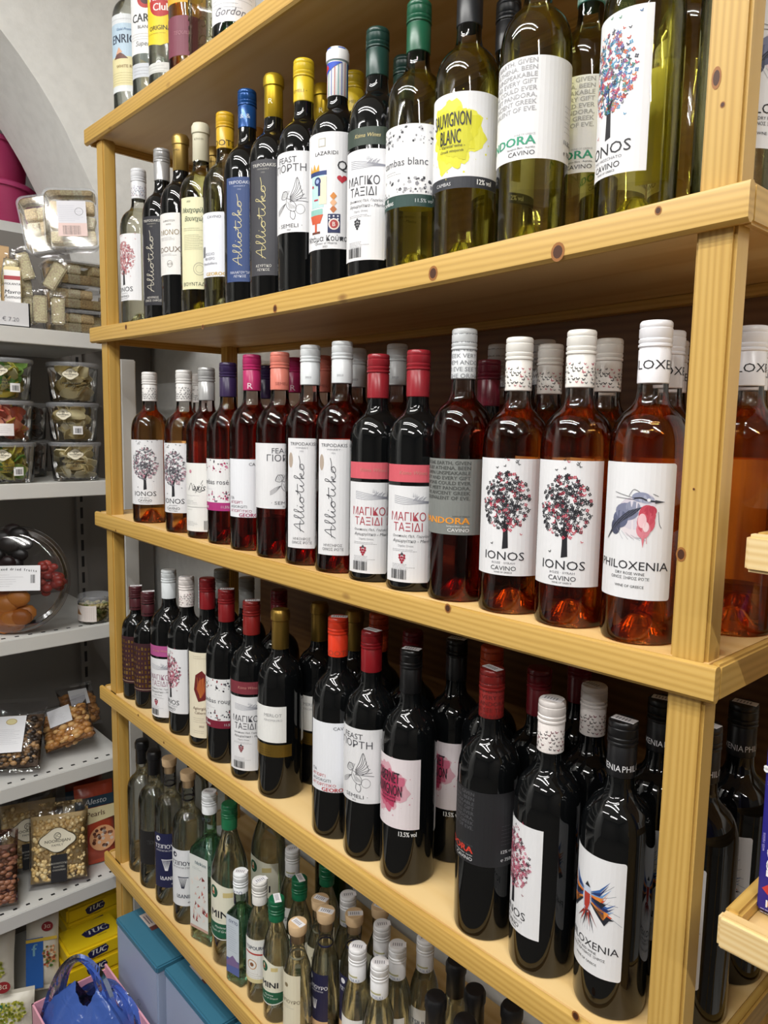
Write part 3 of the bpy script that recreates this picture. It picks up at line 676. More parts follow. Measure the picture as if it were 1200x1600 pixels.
def lab_roots():
    a = Art(); a.rect(-40, 55, 40, 165, paper('e8eaf2'), 0); a.text('CAVINO', 0, 155, 4.4, paper('55555c'), sx=1.2); barcode(a, -32, 90, 12, 18)
    for t, y in (('ΜΟΣΧΟ', 92), ('ΦΙΛΕΡΟ', 84), ('Moschofilero', 76)): a.text(t, -10, y, 4.4, paper('77777f'))
    a.ring(26, 80, 4, .7, paper('6a78a0'), 1); a.text('GEOROOTS', 34, 57, 6, paper('c9a53a'), al='R', bold=.5, sx=1.15); return a
wine('b_roots', .342, 'straw', lambda: cap_screw(.342, 'd9ad2a', cap_text('ROOTS', .342, '2a2410', 4, 10)), lambda: [('front_label', lab_roots(), 0, 0)])
wine('b_script_blue', .355, 'black', lambda: cap_screw(.355, '1f4f8f', cap_text('& &', .355, 'c8d4e6', 14, 7), rough=.2, metal=.3), lambda: [('front_label', L_script('33497c', 'd9d0a0', 'dfe3ee', 'a9b4d0', v0=36, v1=205, foot=('', 'ΜΑΛΑΓΟΥΖΙΑ', 'ΛΕΥΚΟΣ')), 0, 0)])
wine('b_script_char', .355, 'black', lambda: cap_foil(.355, 'c9a92c', metal=.7, art=cap_text('R', .355, 'f2ecc0', 14, 8)), lambda: [('front_label', L_script('3d3d43', 'd4c890', 'dad8d2', 'a09e98', v0=36, v1=214, foot=('', 'ΑΣΥΡΤΙΚΟ', 'ΛΕΥΚΟΣ')), 0, 0)])
wine('b_feast', .348, 'black', lambda: cap_screw(.348, 'e0c12c', cap_text('SEMELI •', .348, '8a7418', 12, 4.4)), lambda: [('front_label', L_feast(88, 205), 0, 0)])
def lab_cards():
    a = Art(); a.rect(-62, 50, 62, 210, paper(WHITE), 0); k = paper('2a2a30')
    a.rect(-16, 190, -4, 202, paper('b9b4a8'), 1); a.rect(-14.5, 191.5, -5.5, 200.5, paper(WHITE), 2); a.text('LAZARIDI', -4, 179, 5, k, sx=1.2)
    a.text('Q', 20, 158, 13, k, bold=.5)
    h = [(20 + 7.2 * (math.sin(t) ** 3), 146 + 6.2 * (.8125 * math.cos(t) - .3125 * math.cos(2 * t) - .125 * math.cos(3 * t) - .0625 * math.cos(4 * t))) for t in [2 * PI * i / 30 for i in range(30)]]
    a.items.append(([(20, 146)] + h, [(0, (i + 1) % 30 + 1, i + 1) for i in range(30)], paper('c42a3c'), 2))
    # geometric paper-cut figure with crown, cup and chequered bottle
    a.poly([(-34, 158), (-32, 168), (-28, 160), (-24, 169), (-20, 160), (-15, 168), (-14, 158)], paper('d9a53a'), 2); a.rect(-34, 152, -2, 158, paper('2a3f78'), 1)
    a.rect(-30, 108, -6, 152, paper('bcdcdc'), 1); a.rect(-14, 112, -2, 150, paper('e8dcc4'), 2); a.disc(-17, 144, 6, paper('23366e'), 3, 12); a.disc(-17, 144, 3, paper('9fb2dd'), 4, 10); a.rect(-16, 124, -12, 140, paper('23366e'), 3)
    a.disc(-27, 138, 2, paper('c2314a'), 3, 8); a.rect(-24, 118, -16, 120, paper('c2314a'), 3)
    a.rect(-32, 98, -8, 106, paper('8fc3b9'), 2); a.poly([(-33, 98), (-7, 98), (-12, 86), (-28, 86)], paper('cf5a38'), 2); a.rect(-22, 74, -18, 86, paper('cf5a38'), 2); a.rect(-28, 72, -12, 75, paper('6a3a2c'), 2)
    for j in range(3): a.poly([(8, 128 - j * 9), (13, 122.5 - j * 9), (8, 117 - j * 9), (3, 122.5 - j * 9)], paper(('d98a3a', 'e8b48a', 'c2703a')[j]), 2)
    a.rect(0, 72, 18, 98, paper('1f2a58'), 2); a.disc(9, 84, 8, paper('f0e0d8'), 3, 14); a.disc(9, 84, 6, paper('b23a3a'), 4, 14); a.text('B', 9, 81, 6, paper('f4f0ea'), 5)
    for j in range(6): a.disc(2.5 + (j % 3) * 6, 91 + 4 * (j // 3), 1.4, paper('e8e8f0'), 3, 6)
    a.text('Ντάμα Κούπα', -4, 61, 7.8, k, sx=.95); a.text('Queen of Hearts', -4, 56.5, 3.6, paper('77777d')); a.text('2023', -4, 52, 2.8, k)
    return a
def cap_cards():
    a = Art(); b = 336 - 68
    for j in range(-9, 10): a.rect(j * 5.2, b + 1, j * 5.2 + 1.0, b + 46, paper(('b5402f', '3c9a9a', '2b4fb0')[j % 3]), 1)
    a.rect(22, b + .5, 49, b + 47, paper('2b52c4'), 2); a.rect(-49, b + .5, -34, b + 47, paper('2b52c4'), 2); a.poly([(-34, b + 20), (-34, b + 46), (12, b + 46)], paper('2b52c4'), 2); a.poly([(-26, b + 28), (-30, b + 38), (-24, b + 44), (-18, b + 41), (-12, b + 44), (-9, b + 38)], paper('c42a2c'), 3)
    a.rect(-49, b + 48, 49, b + 66, paper('56b0b4'), 1)
    for j in range(-4, 5): a.poly([(j * 11, b + 48), (j * 11 + 5, b + 66), (j * 11 - 5, b + 66)], paper(('f0f0f4', '2b52c4')[j % 2]), 2)
    return a
wine('b_cards', .336, 'black', lambda: cap_foil(.336, 'f0f0f0', metal=0, art=cap_cards()), lambda: [('front_label', lab_cards(), 0, 0)])
wine('b_magic', .332, 'black', lambda: cap_screw(.332, '1d3f38', rough=.3), lambda: [('front_label', L_magic('37453c', '2f3038', '2a2a30', 22, 166, 'd8c78a'), 0, 0)])
TER = ['4a4a50', '8a8a90', 'a9a9ae', '2f2f36', 'c4c4c8']
wine('b_terrazzo', .335, 'white', lambda: cap_screw(.335, '1f5c42'), lambda: [('front_label', L_terrazzo('blanc', TER, '26453f', 75, 175), 0, 0)], back=(70, 90, 165, 'e9e4c0'))
wine('b_splash', .335, 'white', lambda: cap_screw(.335, '1d1f24', rough=.35), lambda: [('front_label', L_splash(['e6e24a', 'dcd72e', 'cfcb25'], 'SAUVIGNON', 'BLANC', '2c2e36', 78, 186), 0, 0)], back=None)
wine('b_pandora', .342, 'white', lambda: cap_screw(.342, '4f8a7c', cap_words(.342, 'bcd8cf')), lambda: [('front_label', L_pandora('ececee', '33333a', '2f9a78', v0=85, v1=190, dim='a9a9ad'), 0, 0)])
wine('b_tree', .322, 'white', lambda: cap_screw(.322, 'e2dcdc', cap_bf(['6a3a4a', '8c4a5a', '33333a'], 5, 262, 288)), lambda: [('front_label', L_tree(MULTI, 21, 'DRY MOSCHATO', v0=40, v1=190), 0, 0)], back=(66, 50, 165, 'f2f0d8'))
wine('b_bird', .325, 'straw', lambda: cap_screw(.325, 'e9e9ec', cap_text('PHILOXENIA', .325, '33333a', 12, 7)), lambda: [('front_label', L_bird('robin'), 0, 0)])
wine('b_cork', .343, 'gold', lambda: cap_foil(.343, 'b3813c', metal=.2), lambda: [('front_label', L_plain('cfc9b4', 66, 60, 160), 0, 0)])
# third shelf
wine('c_tree_pale', .322, 'rose', lambda: cap_screw(.322, 'e4e2e0', cap_bf(['2a2a32', '3c3c46', '55555f'], 8, 262, 290)), lambda: [('front_label', L_tree(PALE, 31, 'anthi glykos', v0=40, v1=178), 0, 0)], back=(60, 50, 170, 'e0b890'))
def lab_axis():
    a = Art(); a.rect(-34, 14, 34, 144, paper('ecebe8'), 0); k = paper('26262c')
    a.curve([(-20, 92), (-12, 106), (-8, 92)], .9, k, 2); a.curve([(-6, 104), (4, 90), (12, 92)], .9, k, 2); a.curve([(6, 102), (-2, 88)], .9, k, 2); a.text('axis', 4, 92, 13, k, shear=.3, sx=.9)
    a.disc(-14, 128, 3.4, paper('c98a9a'), 2, 8); a.curve([(9, 104), (13, 112)], .8, k, 2); tinylines(a, -27, 82, 50, 1, 2); tinylines(a, -27, 72, 30, 3, 3); a.rect(-28, 60, 30, 60.6, k, 1); tinylines(a, -27, 55, 26, 1, 3); tinylines(a, -27, 32, 30, 4, 2.4); barcode(a, 14, 17, 16, 18); return a
wine('c_axis', .324, 'rosered', lambda: cap_screw(.324, 'bdbdbd', rough=.25, metal=.35), lambda: [('front_label', lab_axis(), 0, 0)])
wine('c_terrazzo', .33, 'rosered', lambda: cap_screw(.33, '33244a', rough=.3), lambda: [('front_label', L_terrazzo('rosé', ['b23a68', '8c2a50', '4a4a52', 'd08aa5'], 'b0307a', 62, 156), 0, 0)])
wine('c_cavino', .34, 'rosedeep', lambda: cap_screw(.34, 'b52d66', cap_text('R', .34, 'f0dfe6', 3, 10)), lambda: [('front_label', L_cavino(), 0, 0)])
wine('c_feast', .339, 'rosered', lambda: cap_screw(.339, 'dd8272', cap_text('SEMELI', .339, '9a4a40', 8, 4.6)), lambda: [('front_label', L_feast(83, 190, '55555c'), 0, 0)])
wine('c_script', .345, 'rosered', lambda: cap_screw(.345, 'dfe3e6', cap_text('2023', .345, '8a8a90', 10, 3)), lambda: [('front_label', L_script(WHITE, '3a3a42', '55555c', foot=('', 'ΗΜΙΞΗΡΟΣ', 'ΟΙΝΟΣ ΡΟΖΕ')), 0, 0)])
wine('c_magic', .321, 'black', lambda: cap_screw(.321, '94242e'), lambda: [('front_label', L_magic('d9606c', 'b03a4a'), 0, 0)])
wine('c_pandora', .341, 'rosedeep', lambda: cap_screw(.341, 'd9dcdf', cap_words(.341, '8a8d92', .15)), lambda: [('front_label', L_pandora('7f827f', 'f0f0f0', 'f09a2c', v0=86, v1=180, dim='4c4e4c', vol='12% vol'), 0, 0)])
wine('c_tree', .323, 'rose', lambda: cap_screw(.323, 'f2efe9', cap_bf(['1f1f26', '2a2a30', 'b83350', '1f1f26'], 9, 262, 290)), lambda: [('front_label', L_tree(SP, 41), 0, 0)], back=(72, 48, 178, 'f0b078'))
wine('c_bird', .323, 'rose', lambda: cap_screw(.323, 'f0eff4', cap_text('PHILOXENIA', .323, '26262c', 14, 9, 7)), lambda: [('front_label', L_bird('robin'), 0, 0)], back=(74, 60, 172, 'f0b078'))
TYPES['c_bird_turned'] = lambda: make_bottle(W_, 'bottle', .323, .0397, 'rose', cap_screw(.323, 'e6e5ea', cap_text('PHILOXENIA', .323, '26262c', 14, 9, 7)), [('front_label', L_bird('robin'), 180, 0)])
wine('c_dark', .31, 'black', lambda: cap_screw(.31, '6e1f30'), lambda: [])
# fourth shelf
def lab_small():
    a = Art(); a.rect(-54, 40, 54, 150, paper('3a1820'), 0); r = random.Random(2)
    for j in range(9):
        for i in range(14): a.rect(-50 + i * 7.4, 50 + j * 10.6, -50 + i * 7.4 + r.uniform(2, 5.4), 50 + j * 10.6 + r.uniform(3, 8), metalc(('b58e45', '9c7436', 'c9a866')[(i + j) % 3]), 1)
    a.rect(-54, 44, 54, 45, paper('c2a98a'), 1); return a
TYPES['d_small'] = lambda: make_bottle(W_, 'bottle', .262, .0322, 'black', cap_screw(.262, '4a2228', h=.055, r=.0148), [('front_label', lab_small(), 0, 0)], stick=.4)
wine('d_magic_mag', .328, 'black', lambda: cap_screw(.328, 'd7dcdf'), lambda: [('front_label', L_magic('b0528c', '9a6a80'), 0, 0)])
wine('d_tree', .327, 'black', lambda: cap_screw(.327, 'e6dfdc', cap_bf(['3a2a30', '8c3a50', '2a2a30', '6a3a44'], 12, 266, 296)), lambda: [('front_label', L_tree(PINKT, 51, 'CABERNET · MERLOT'), 0, 0)], stick=.8)
def lab_leaf():
    a = Art(); a.rect(-32, 22, 32, 196, paper('e9e0c8'), 0); a.poly([(-16, 120), (-12, 150), (2, 160), (14, 146), (18, 124), (8, 100), (-6, 96)], paper('6e1f20'), 1); a.poly([(-10, 122), (-4, 140), (6, 146), (8, 118), (0, 104)], paper('a8502a'), 2)
    for j in range(4): a.curve([(-2, 104), (-6 + j * 4, 125), (-8 + j * 6, 146)], .5, paper('d08a3a'), 3)
    k = paper('6a4a3a'); a.text('Agiorgitiko', 0, 80, 6, k, shear=.15); a.text('Cabernet', 0, 71, 5.5, k, shear=.15); tinylines(a, -18, 62, 36, 3, 4, '8a7a66'); a.text('2022', 0, 44, 3.6, k); tinylines(a, -18, 36, 36, 2, 4, '8a7a66'); tinylines(a, -18, 188, 30, 2, 4, '8a7a66'); return a
def cap_strip():
    g = cap_screw(.338, '7c181e'); a = Art(); a.rect(-4, 278, 4, 339, paper('dfe4ea'), 1)
    for j in range(8): a.rect(-2.5, 284 + j * 6, 2.5, 286 + j * 6, paper('7f93ad'), 2)
    a.emit(g, R=.0165, ang=-1.1); return g
wine('d_leaf', .338, 'black', cap_strip, lambda: [('front_label', lab_leaf(), 0, 0)])
wine('d_terrazzo', .331, 'black', lambda: cap_screw(.331, '7a181c'), lambda: [('front_label', L_terrazzo('rouge', ['3a3a42', '1f1f26', '8c2a3a', '77777f'], '7c1c34', 70, 166), 0, 0)], stick=.3)
wine('d_magic', .326, 'black', lambda: cap_screw(.326, '7c1e1c'), lambda: [('front_label', L_magic('7c2f3a', '3a3a42', '8a3a44', 20, 158), 0, 0)], stick=.2)
def lab_gold():
    a = Art(); a.rect(-38, 102, 38, 166, paper('f0f0ee'), 0); a.rect(-48, 76, 48, 98, metalc('a8873c'), 0); a.text('MERLOT', 14, 148, 5.5, paper('9a9a9c'), sx=1.1); a.text('XINOMAVRO', 14, 140, 4, paper('b0b0b2')); tinylines(a, -10, 88, 24, 3, 4, '5a4418', th=.8); return a
wine('d_gold', .328, 'black', lambda: cap_foil(.328, '9c7d3a', h=.07), lambda: [('front_label', lab_gold(), 0, 0)], back=(104, 95, 170, 'dcdcdc'))
wine('d_cavino', .348, 'black', lambda: cap_screw(.348, 'dc3d22', cap_text('ROOTS', .348, 'a8402c', 3, 8)), lambda: [('front_label', L_cavino(78, 190, 'c23a3a'), 0, 0)], stick=.1)
wine('d_feast', .344, 'black', lambda: cap_screw(.344, '7e141c'), lambda: [('front_label', L_feast(92, 205), 0, 0)], stick=-.2)
def lab_dsplash():
    a = L_splash(['dba9b6', 'cc6a84', 'b83a5e'], 'CABERNET', 'SAUVIGNON', None, 84, 186, bg='e9dfe3', hw=45, sx0=-5, sr=30); a.text('13.5% vol', 28, 74, 7, paper('e6e6e6'), 2, sx=.7, bold=.4); return a
wine('d_splash', .333, 'black', lambda: cap_screw(.333, '0e0e10', rough=.3), lambda: [('front_label', lab_dsplash(), 0, 0)], back=(98, 70, 176, 'dcdae0'), stick=.3)
def lab_dpan():
    return L_pandora('232326', 'e0e0e2', 'd8402f', v0=100, v1=196, dim='58585c', vol='12% vol')
wine('d_pandora', .343, 'black', lambda: cap_screw(.343, '7c1e1c', cap_words(.343, '5c1a18')), lambda: [('front_label', lab_dpan(), 0, 0)], stick=.2)
wine('d_bird', .327, 'black', lambda: cap_screw(.327, '121215', cap_text('PHILOXENIA', .327, 'e0e0e4', 8, 7, 37, .86).text('PHILOXENIA', -13, 327 - 54, 7, paper('e0e0e4'), 1, sx=.86), rough=.35), lambda: [('front_label', L_bird('spread'), 0, 0)], stick=.3)
wine('d_white', .333, 'black', lambda: cap_screw(.333, '9a9c9a'), lambda: [])
wine('d_red', .330, 'black', lambda: cap_screw(.330, '6a1620'), lambda: [])
wine('d_orange', .342, 'black', lambda: cap_screw(.342, 'c24a24', cap_words(.342, '8c3218')), lambda: [])
# spirits
def lab_tsip(bg, ink, cream='e8e8ec'):
    a = Art(); a.rect(-33, 44, 33, 170, paper(bg), 0); k = paper(ink); a.disc(-20, 158, 6, k, 1, 14); a.disc(-18, 158, 2.5, paper(bg), 2, 10)
    a.text('ΤΣΙΠΟΥΡΟ', 2, 136, 8.6, k, sx=1.0, bold=.5); a.text('ΑΠΟΣΤΑΓΜΑ ΣΤΕΜΦΥΛΩΝ', 4, 129, 3.2, k)
    for j in range(6): a.line([(-10 + j * 3.4, 108 - j * .3), (-3 + j * 1.0, 84)], 1.2, k, 1)
    a.rect(-12, 108, 12, 110, k, 1); a.text('ΙΔΑΝΙΚΗ', 6, 62, 8, k, sx=.95, bold=.4); a.text('40% vol', 18, 51, 4, k); return a
SB = 'spirit_bottle'
def spirit(key, H, R, glass, cap, labels, capname='screw_cap', **kw): TYPES[key] = lambda: make_bottle(SB, 'bottle', H, R, glass, cap(), labels(), capname=capname, **kw)
blackcap = lambda H, h=.055: cap_foil(H, '141417', h=h, metal=0, rough=.35)
spirit('e_plain', .315, .0362, 'clear', lambda: blackcap(.315), lambda: [], capname='capsule')
spirit('e_blacklab', .318, .0362, 'clear', lambda: blackcap(.318), lambda: [('front_label', L_plain('1c1b1c', 66, 60, 140).text('ΖΩΗ', 0, 110, 8, paper('4a4a4c'), shear=.2), 0, 0)], capname='capsule')
spirit('e_navy', .33, .0352, 'clear', lambda: cap_cork(.33), lambda: [('front_label', lab_tsip('1d2148', 'e8e8ee'), 0, 0)], capname='stopper', fill=.7)
spirit('e_whitelab', .33, .0352, 'clear', lambda: cap_cork(.33), lambda: [('front_label', lab_tsip('e6e8ec', '2a2e44'), 0, 0)], capname='stopper', fill=.7)
sqf = lambda H: (lambda z: max(0, min(1, (H * .66 - z) / (H * .08))))
def lab_sqbig():
    a = Art(); a.rect(-26, 30, 26, 190, paper('dfe2df'), 0, 0); a.text('Μεθύσι', 6, 172, 6.5, paper('2f5a6a'), bold=.3); tinylines(a, -18, 164, 30, 2, 3, '6a7a80')
    r = random.Random(8)
    for j in range(34):
        x, y = r.uniform(-20, 18), r.uniform(40, 140); a.poly([(x, y), (x + r.uniform(3, 9), y + r.uniform(-4, 6)), (x + r.uniform(-2, 7), y + r.uniform(5, 14))], paper(r.choice(['a8322c', 'c4655a', '7c2a26', 'd9b0a4', 'e9dcd4'])), 1 + j % 3)
    a.rect(-26, 30, 26, 36, paper('c9a79a'), 4); return a
spirit('e_square_big', .318, .0318, 'teal', lambda: cap_screw(.318, 'eceff2', cap_text('ΟΥΖΟ', .318, '5a6a7a', 4, 6), h=.045), lambda: [('front_label', lab_sqbig(), 0, 1)], prof=prof_square, sq=sqf(.318), fill=.66, stick=.4)
def lab_mini(w_=78, v0=62, v1=178, band=30):
    a = Art(); a.poly([(-w_ / 2, v0), (w_ / 2, v0), (w_ / 2, v1 - 14), (w_ * .2, v1 - 10), (-w_ * .2, v1), (-w_ / 2, v1)], paper('ece9d6'), 0); s_ = (v1 - v0) / 116
    a.disc(-w_ * .24, v1 - 22 * s_, 11 * s_, paper('1f5a40'), 1, 18, 13 * s_); a.poly([(-w_ * .3, v1 - 28 * s_), (-w_ * .2, v1 - 28 * s_), (-w_ * .22, v1 - 14 * s_), (-w_ * .28, v1 - 14 * s_)], paper('e6c9a8'), 2); a.disc(-w_ * .25, v1 - 24 * s_, 3 * s_, paper('b5402f'), 3, 8)
    a.rect(w_ * .05, v1 - 30 * s_, w_ * .3, v1 - 20 * s_, paper('d9c68a'), 1); a.text('MINI', -w_ * .04, v0 + 42 * s_, 15 * s_, paper('26262c'), bold=.9, sx=1.15); tinylines(a, -w_ * .3, v0 + 37 * s_, w_ * .5, 1, 3)
    a.rect(-w_ / 2, v0, w_ / 2, v0 + 30 * s_, paper('1f5f44'), 1)
    for j, t in enumerate(('Mytilene', 'Ouzo of Greece')): a.text(t, -w_ * .04, v0 + (20 - j * 8) * s_, 5 * s_, paper('dfe8dc'), 2, shear=.2)
    a.curve([(-w_ / 2, v0 + 4 * s_), (0, v0 - 3 * s_), (w_ / 2, v0 + 4 * s_)], 2, paper('e9ece6'), 2); return a
spirit('e_mini_big', .325, .0364, 'clear', lambda: cap_screw(.325, '1d6b45', h=.05), lambda: [('front_label', lab_mini(), 0, 0)], fill=.56, prof=prof_sloped)
def lab_sqs():
    a = Art(); a.rect(-17, 22, 17, 140, paper('ccd6e0'), 0); a.rect(-17, 22, 17, 52, paper('5a6aa8'), 1); a.text('ΟΥΖΟ', 2, 126, 6, paper('4a4f80'), bold=.3)
    tinylines(a, -12, 118, 24, 12, 4.5, '7a80a0'); a.poly([(-17, 44), (0, 60), (17, 48), (17, 40), (-17, 36)], paper('7f6a98'), 2); return a
spirit('e_square_small', .222, .0215, 'teal', lambda: cap_screw(.222, 'eceff2', cap_text('ΟΥΖΟ', .222, '4a4f80', 22, 6), h=.04, r=.0142), lambda: [('front_label', lab_sqs(), 0, 1)], prof=prof_square, sq=sqf(.222), fill=.64, stick=.5)
def lab_ts():
    a = Art(); a.rect(-30, 42, 30, 128, paper('e9e6da'), 0); a.rect(-28, 44, 28, 126, paper('efefec'), 1); a.text('TSIPOURO', 0, 108, 7, paper('2a3550'), bold=.4, sx=.85)
    a.poly([(-22, 100), (22, 96), (22, 99), (-22, 103)], paper('b5302a'), 2); a.ring(-6, 78, 9, 1.6, paper('c08a4a'), 2); a.disc(-6, 78, 4, paper('8a5a3a'), 2, 10); tinylines(a, -24, 60, 46, 3, 4, '9a8f70'); a.rect(-30, 42, 30, 50, paper('dfd3a0'), 3); return a
tancap = lambda: cap_screw(.225, 'e6e6e8', cap_text('ΗΔΩΝΙΚΟ', .225, '4a6a90', 26, 3.6), h=.042, r=.0142)
spirit('e_tsan', .232, .0248, 'clear', lambda: cap_screw(.232, 'e2e0dc', None, h=.045, r=.0142), lambda: [('front_label', lab_ts(), 0, 0)], prof=prof_sloped, fill=.68, stick=.9)
spirit('e_mini', .228, .0245, 'clear', lambda: cap_screw(.228, '14603f', None, h=.04, r=.0145), lambda: [('front_label', lab_mini(50, 40, 124), 0, 0)], prof=prof_sloped, fill=.7, stick=-.9)
def lab_corkc():
    a = Art(); a.rect(-22, 26, 22, 140, paper('e6dfc6'), 0); a.disc(-4, 120, 4, paper('8a7a5a'), 1, 10); a.text('ΤΣΙΠΟΥΡΟ', 0, 88, 6, paper('6a5a40')); tinylines(a, -14, 82, 28, 2, 3); return a
spirit('e_cork_cream', .222, .0245, 'clear', lambda: cap_cork(.222, 'b8b49a'), lambda: [('front_label', lab_corkc(), 0, 0)], prof=prof_sloped, fill=.62, stick=-.2, capname='stopper')
def lab_corkn():
    a = Art(); a.rect(-24, 26, 24, 128, paper('1d1f44'), 0); k = paper('e8e8ee'); a.disc(-12, 118, 5, k, 1, 12); a.text('ΤΣΙΠΟΥΡΟ', 1, 100, 6.4, k, bold=.3, sx=.95); a.text('ΑΠΟΣΤΑΓΜΑ', 4, 95, 2.6, k)
    for j in range(5): a.line([(-8 + j * 3, 80), (-2 + j * .8, 62)], 1, k, 1)
    a.rect(-24, 26, 24, 40, paper('d9b48a'), 1); return a
spirit('e_cork_navy', .232, .0246, 'clear', lambda: cap_cork(.232, '2a2c5c'), lambda: [('front_label', lab_corkn(), 0, 0)], prof=prof_sloped, fill=.68, stick=.4, capname='stopper')
def lab_screw():
    a = Art(); a.rect(-27, 30, 27, 112, paper('ecebe8'), 0); a.text('TSILILI', 0, 84, 8, paper('33405a'), sx=.9, bold=.4); tinylines(a, -18, 76, 36, 4, 4); a.rect(-20, 44, 20, 46, paper('c9a85a'), 1); return a
spirit('e_screw', .226, .0245, 'clear', lambda: cap_screw(.226, 'e9e9eb', Art().text('TSILILI', 4, 172, 4.6, paper('3a5a90'), 1).rect(-10, 179, 10, 182, paper('b9b48a'), 1), h=.056, r=.0146), lambda: [('front_label', lab_screw(), 0, 0)], prof=prof_sloped, fill=.72, stick=.5)
spirit('e_black', .226, .0245, 'clear', lambda: cap_foil(.226, '17171a', h=.058, metal=0, rough=.4, lip=True), lambda: [('front_label', L_plain('d9d8d2', 50, 30, 110), 0, 0)], prof=prof_sloped, fill=.7, capname='capsule')
spirit('e_green_dark', .31, .04, 'green', lambda: cap_screw(.31, '1a4a34', None, h=.05), lambda: [])
# top shelf
def lab_rico():
    a = Art(); a.rect(-52, 40, 52, 190, paper('dfe3e6'), 0); a.rect(-52, 108, 52, 172, paper('b9cfe0'), 1); a.rect(-52, 52, 52, 108, paper('e3d9a8'), 1); a.text('ENRICO', 0, 134, 17, paper('1f2c44'), sx=.8, bold=.9); a.text('Gold Premium', 0, 158, 5, paper('3a6a9a'), 3, shear=.3)
    a.poly([(-30, 104), (-18, 118), (-6, 112), (4, 104)], paper('6e4a44'), 2); a.poly([(-24, 112), (-16, 126), (-8, 116)], paper('d9a88a'), 3); a.text('WHITE RUM', 0, 86, 6, paper('8a6a3a'), bold=.3); tinylines(a, -40, 76, 80, 5, 5, '8a8350'); tinylines(a, -40, 180, 80, 1, 4); return a
spirit('rum_a', .31, .0365, 'clear', lambda: cap_screw(.31, 'd9d9dc'), lambda: [('front_label', lab_rico(), 0, 0)])
def lab_b():
    a = Art(); a.rect(-46, 84, 46, 200, paper('e9e9ea'), 0); a.disc(0, 184, 17, paper('b5302f'), 1, 20); a.disc(0, 184, 10, paper('4a2026'), 2, 14); a.text('CARTA', 0, 142, 15, paper('2a2a30'), bold=.9, sx=.9); a.text('BLANCA', 0, 130, 6, paper('2a2a30')); tinylines(a, -36, 120, 70, 3, 5); a.text('Superior', 0, 98, 9, paper('55555c'), shear=.2)
    a.rect(-40, 40, 40, 66, paper('c9cdd4'), 0); tinylines(a, -30, 58, 60, 3, 6); return a
spirit('rum_b', .30, .0365, 'clear', lambda: cap_screw(.30, 'c23a34'), lambda: [('front_label', lab_b(), 0, 0)])
def lab_h():
    a = Art(); a.poly([(-50, 84), (0, 74), (50, 92), (50, 200), (-50, 200)], paper('e9cf2a'), 0); a.disc(0, 150, 25, paper('b82d2c'), 1, 24); a.text('Havana', 2, 154, 13, paper('f2eee6'), 2, bold=.8); a.text('Club', 2, 136, 13, paper('f2eee6'), 2, bold=.8)
    a.text('ORIGINAL', 0, 102, 8, paper('3a3420'), bold=.4); tinylines(a, -30, 96, 60, 1, 4, '6a5f20'); a.text('★★★', 38, 150, 5, paper('b82d2c')); a.rect(-44, 26, 44, 44, paper('d5d7d3'), 0); tinylines(a, -34, 38, 60, 3, 5); return a
spirit('rum_c', .30, .0365, 'clear', lambda: cap_screw(.30, 'f0f0f0'), lambda: [('front_label', lab_h(), 0, 0)])
def lab_t():
    a = Art(); a.rect(-50, 30, 50, 98, paper('7a3a4c'), 0); a.rect(-50, 120, 50, 200, paper('d9a92a'), 0); a.text('Sierra', 0, 176, 14, paper('26262c'), shear=.25, bold=.6); tinylines(a, -30, 160, 60, 3, 5, '6a4a1c'); a.disc(0, 134, 8, paper('b5302f'), 1, 12); a.text('TEQUILA', 0, 66, 6, paper('a8707c'), shear=.3); return a
spirit('tequila', .30, .036, 'gold', lambda: cap_screw(.30, 'b5302f'), lambda: [('front_label', lab_t(), 0, 0)])
def ornate():
    r = make_bottle(SB, 'bottle', .30, .033, 'straw', cap_foil(.30, 'cfc9a0', metal=.5), [], sq=sqf(.30), prof=prof_square, capname='capsule')
    g = Geo(); m = glass_thin((.93, .93, .85), 'relief'); rr = random.Random(5)
    for s_ in range(4):
        M = Matrix.Rotation(s_ * PI / 2, 4, 'Z')
        for j in range(9):
            x, z = rr.uniform(-.016, .016), .03 + j * .016; g.tube([(x + .008 * math.cos(t) * (1 - t / 12), -.0336, z + .009 * math.sin(t)) for t in [k * .6 for k in range(10)]], .0011, m, 6, M)
    g.build('embossed_pattern', r); return r
TYPES['ornate'] = ornate
def lab_g():
    a = Art(); a.rect(-52, 30, 52, 150, paper('e9e9ee'), 0); a.curve([(-52, 84), (0, 98), (52, 84)], 5, paper('1f6a3c'), 1); a.rect(40, 100, 52, 150, paper('1f6a3c'), 1); a.text('London Dry', 0, 112, 7, paper('b0628c'), shear=.2); tinylines(a, -40, 76, 80, 5, 6, '77808c'); a.text('Gordon', -6, 40, 12, paper('6a6a74'), shear=.35); return a
spirit('gin', .30, .0365, 'green', lambda: cap_screw(.30, 'd9a92a'), lambda: [('front_label', lab_g(), 0, 0)])

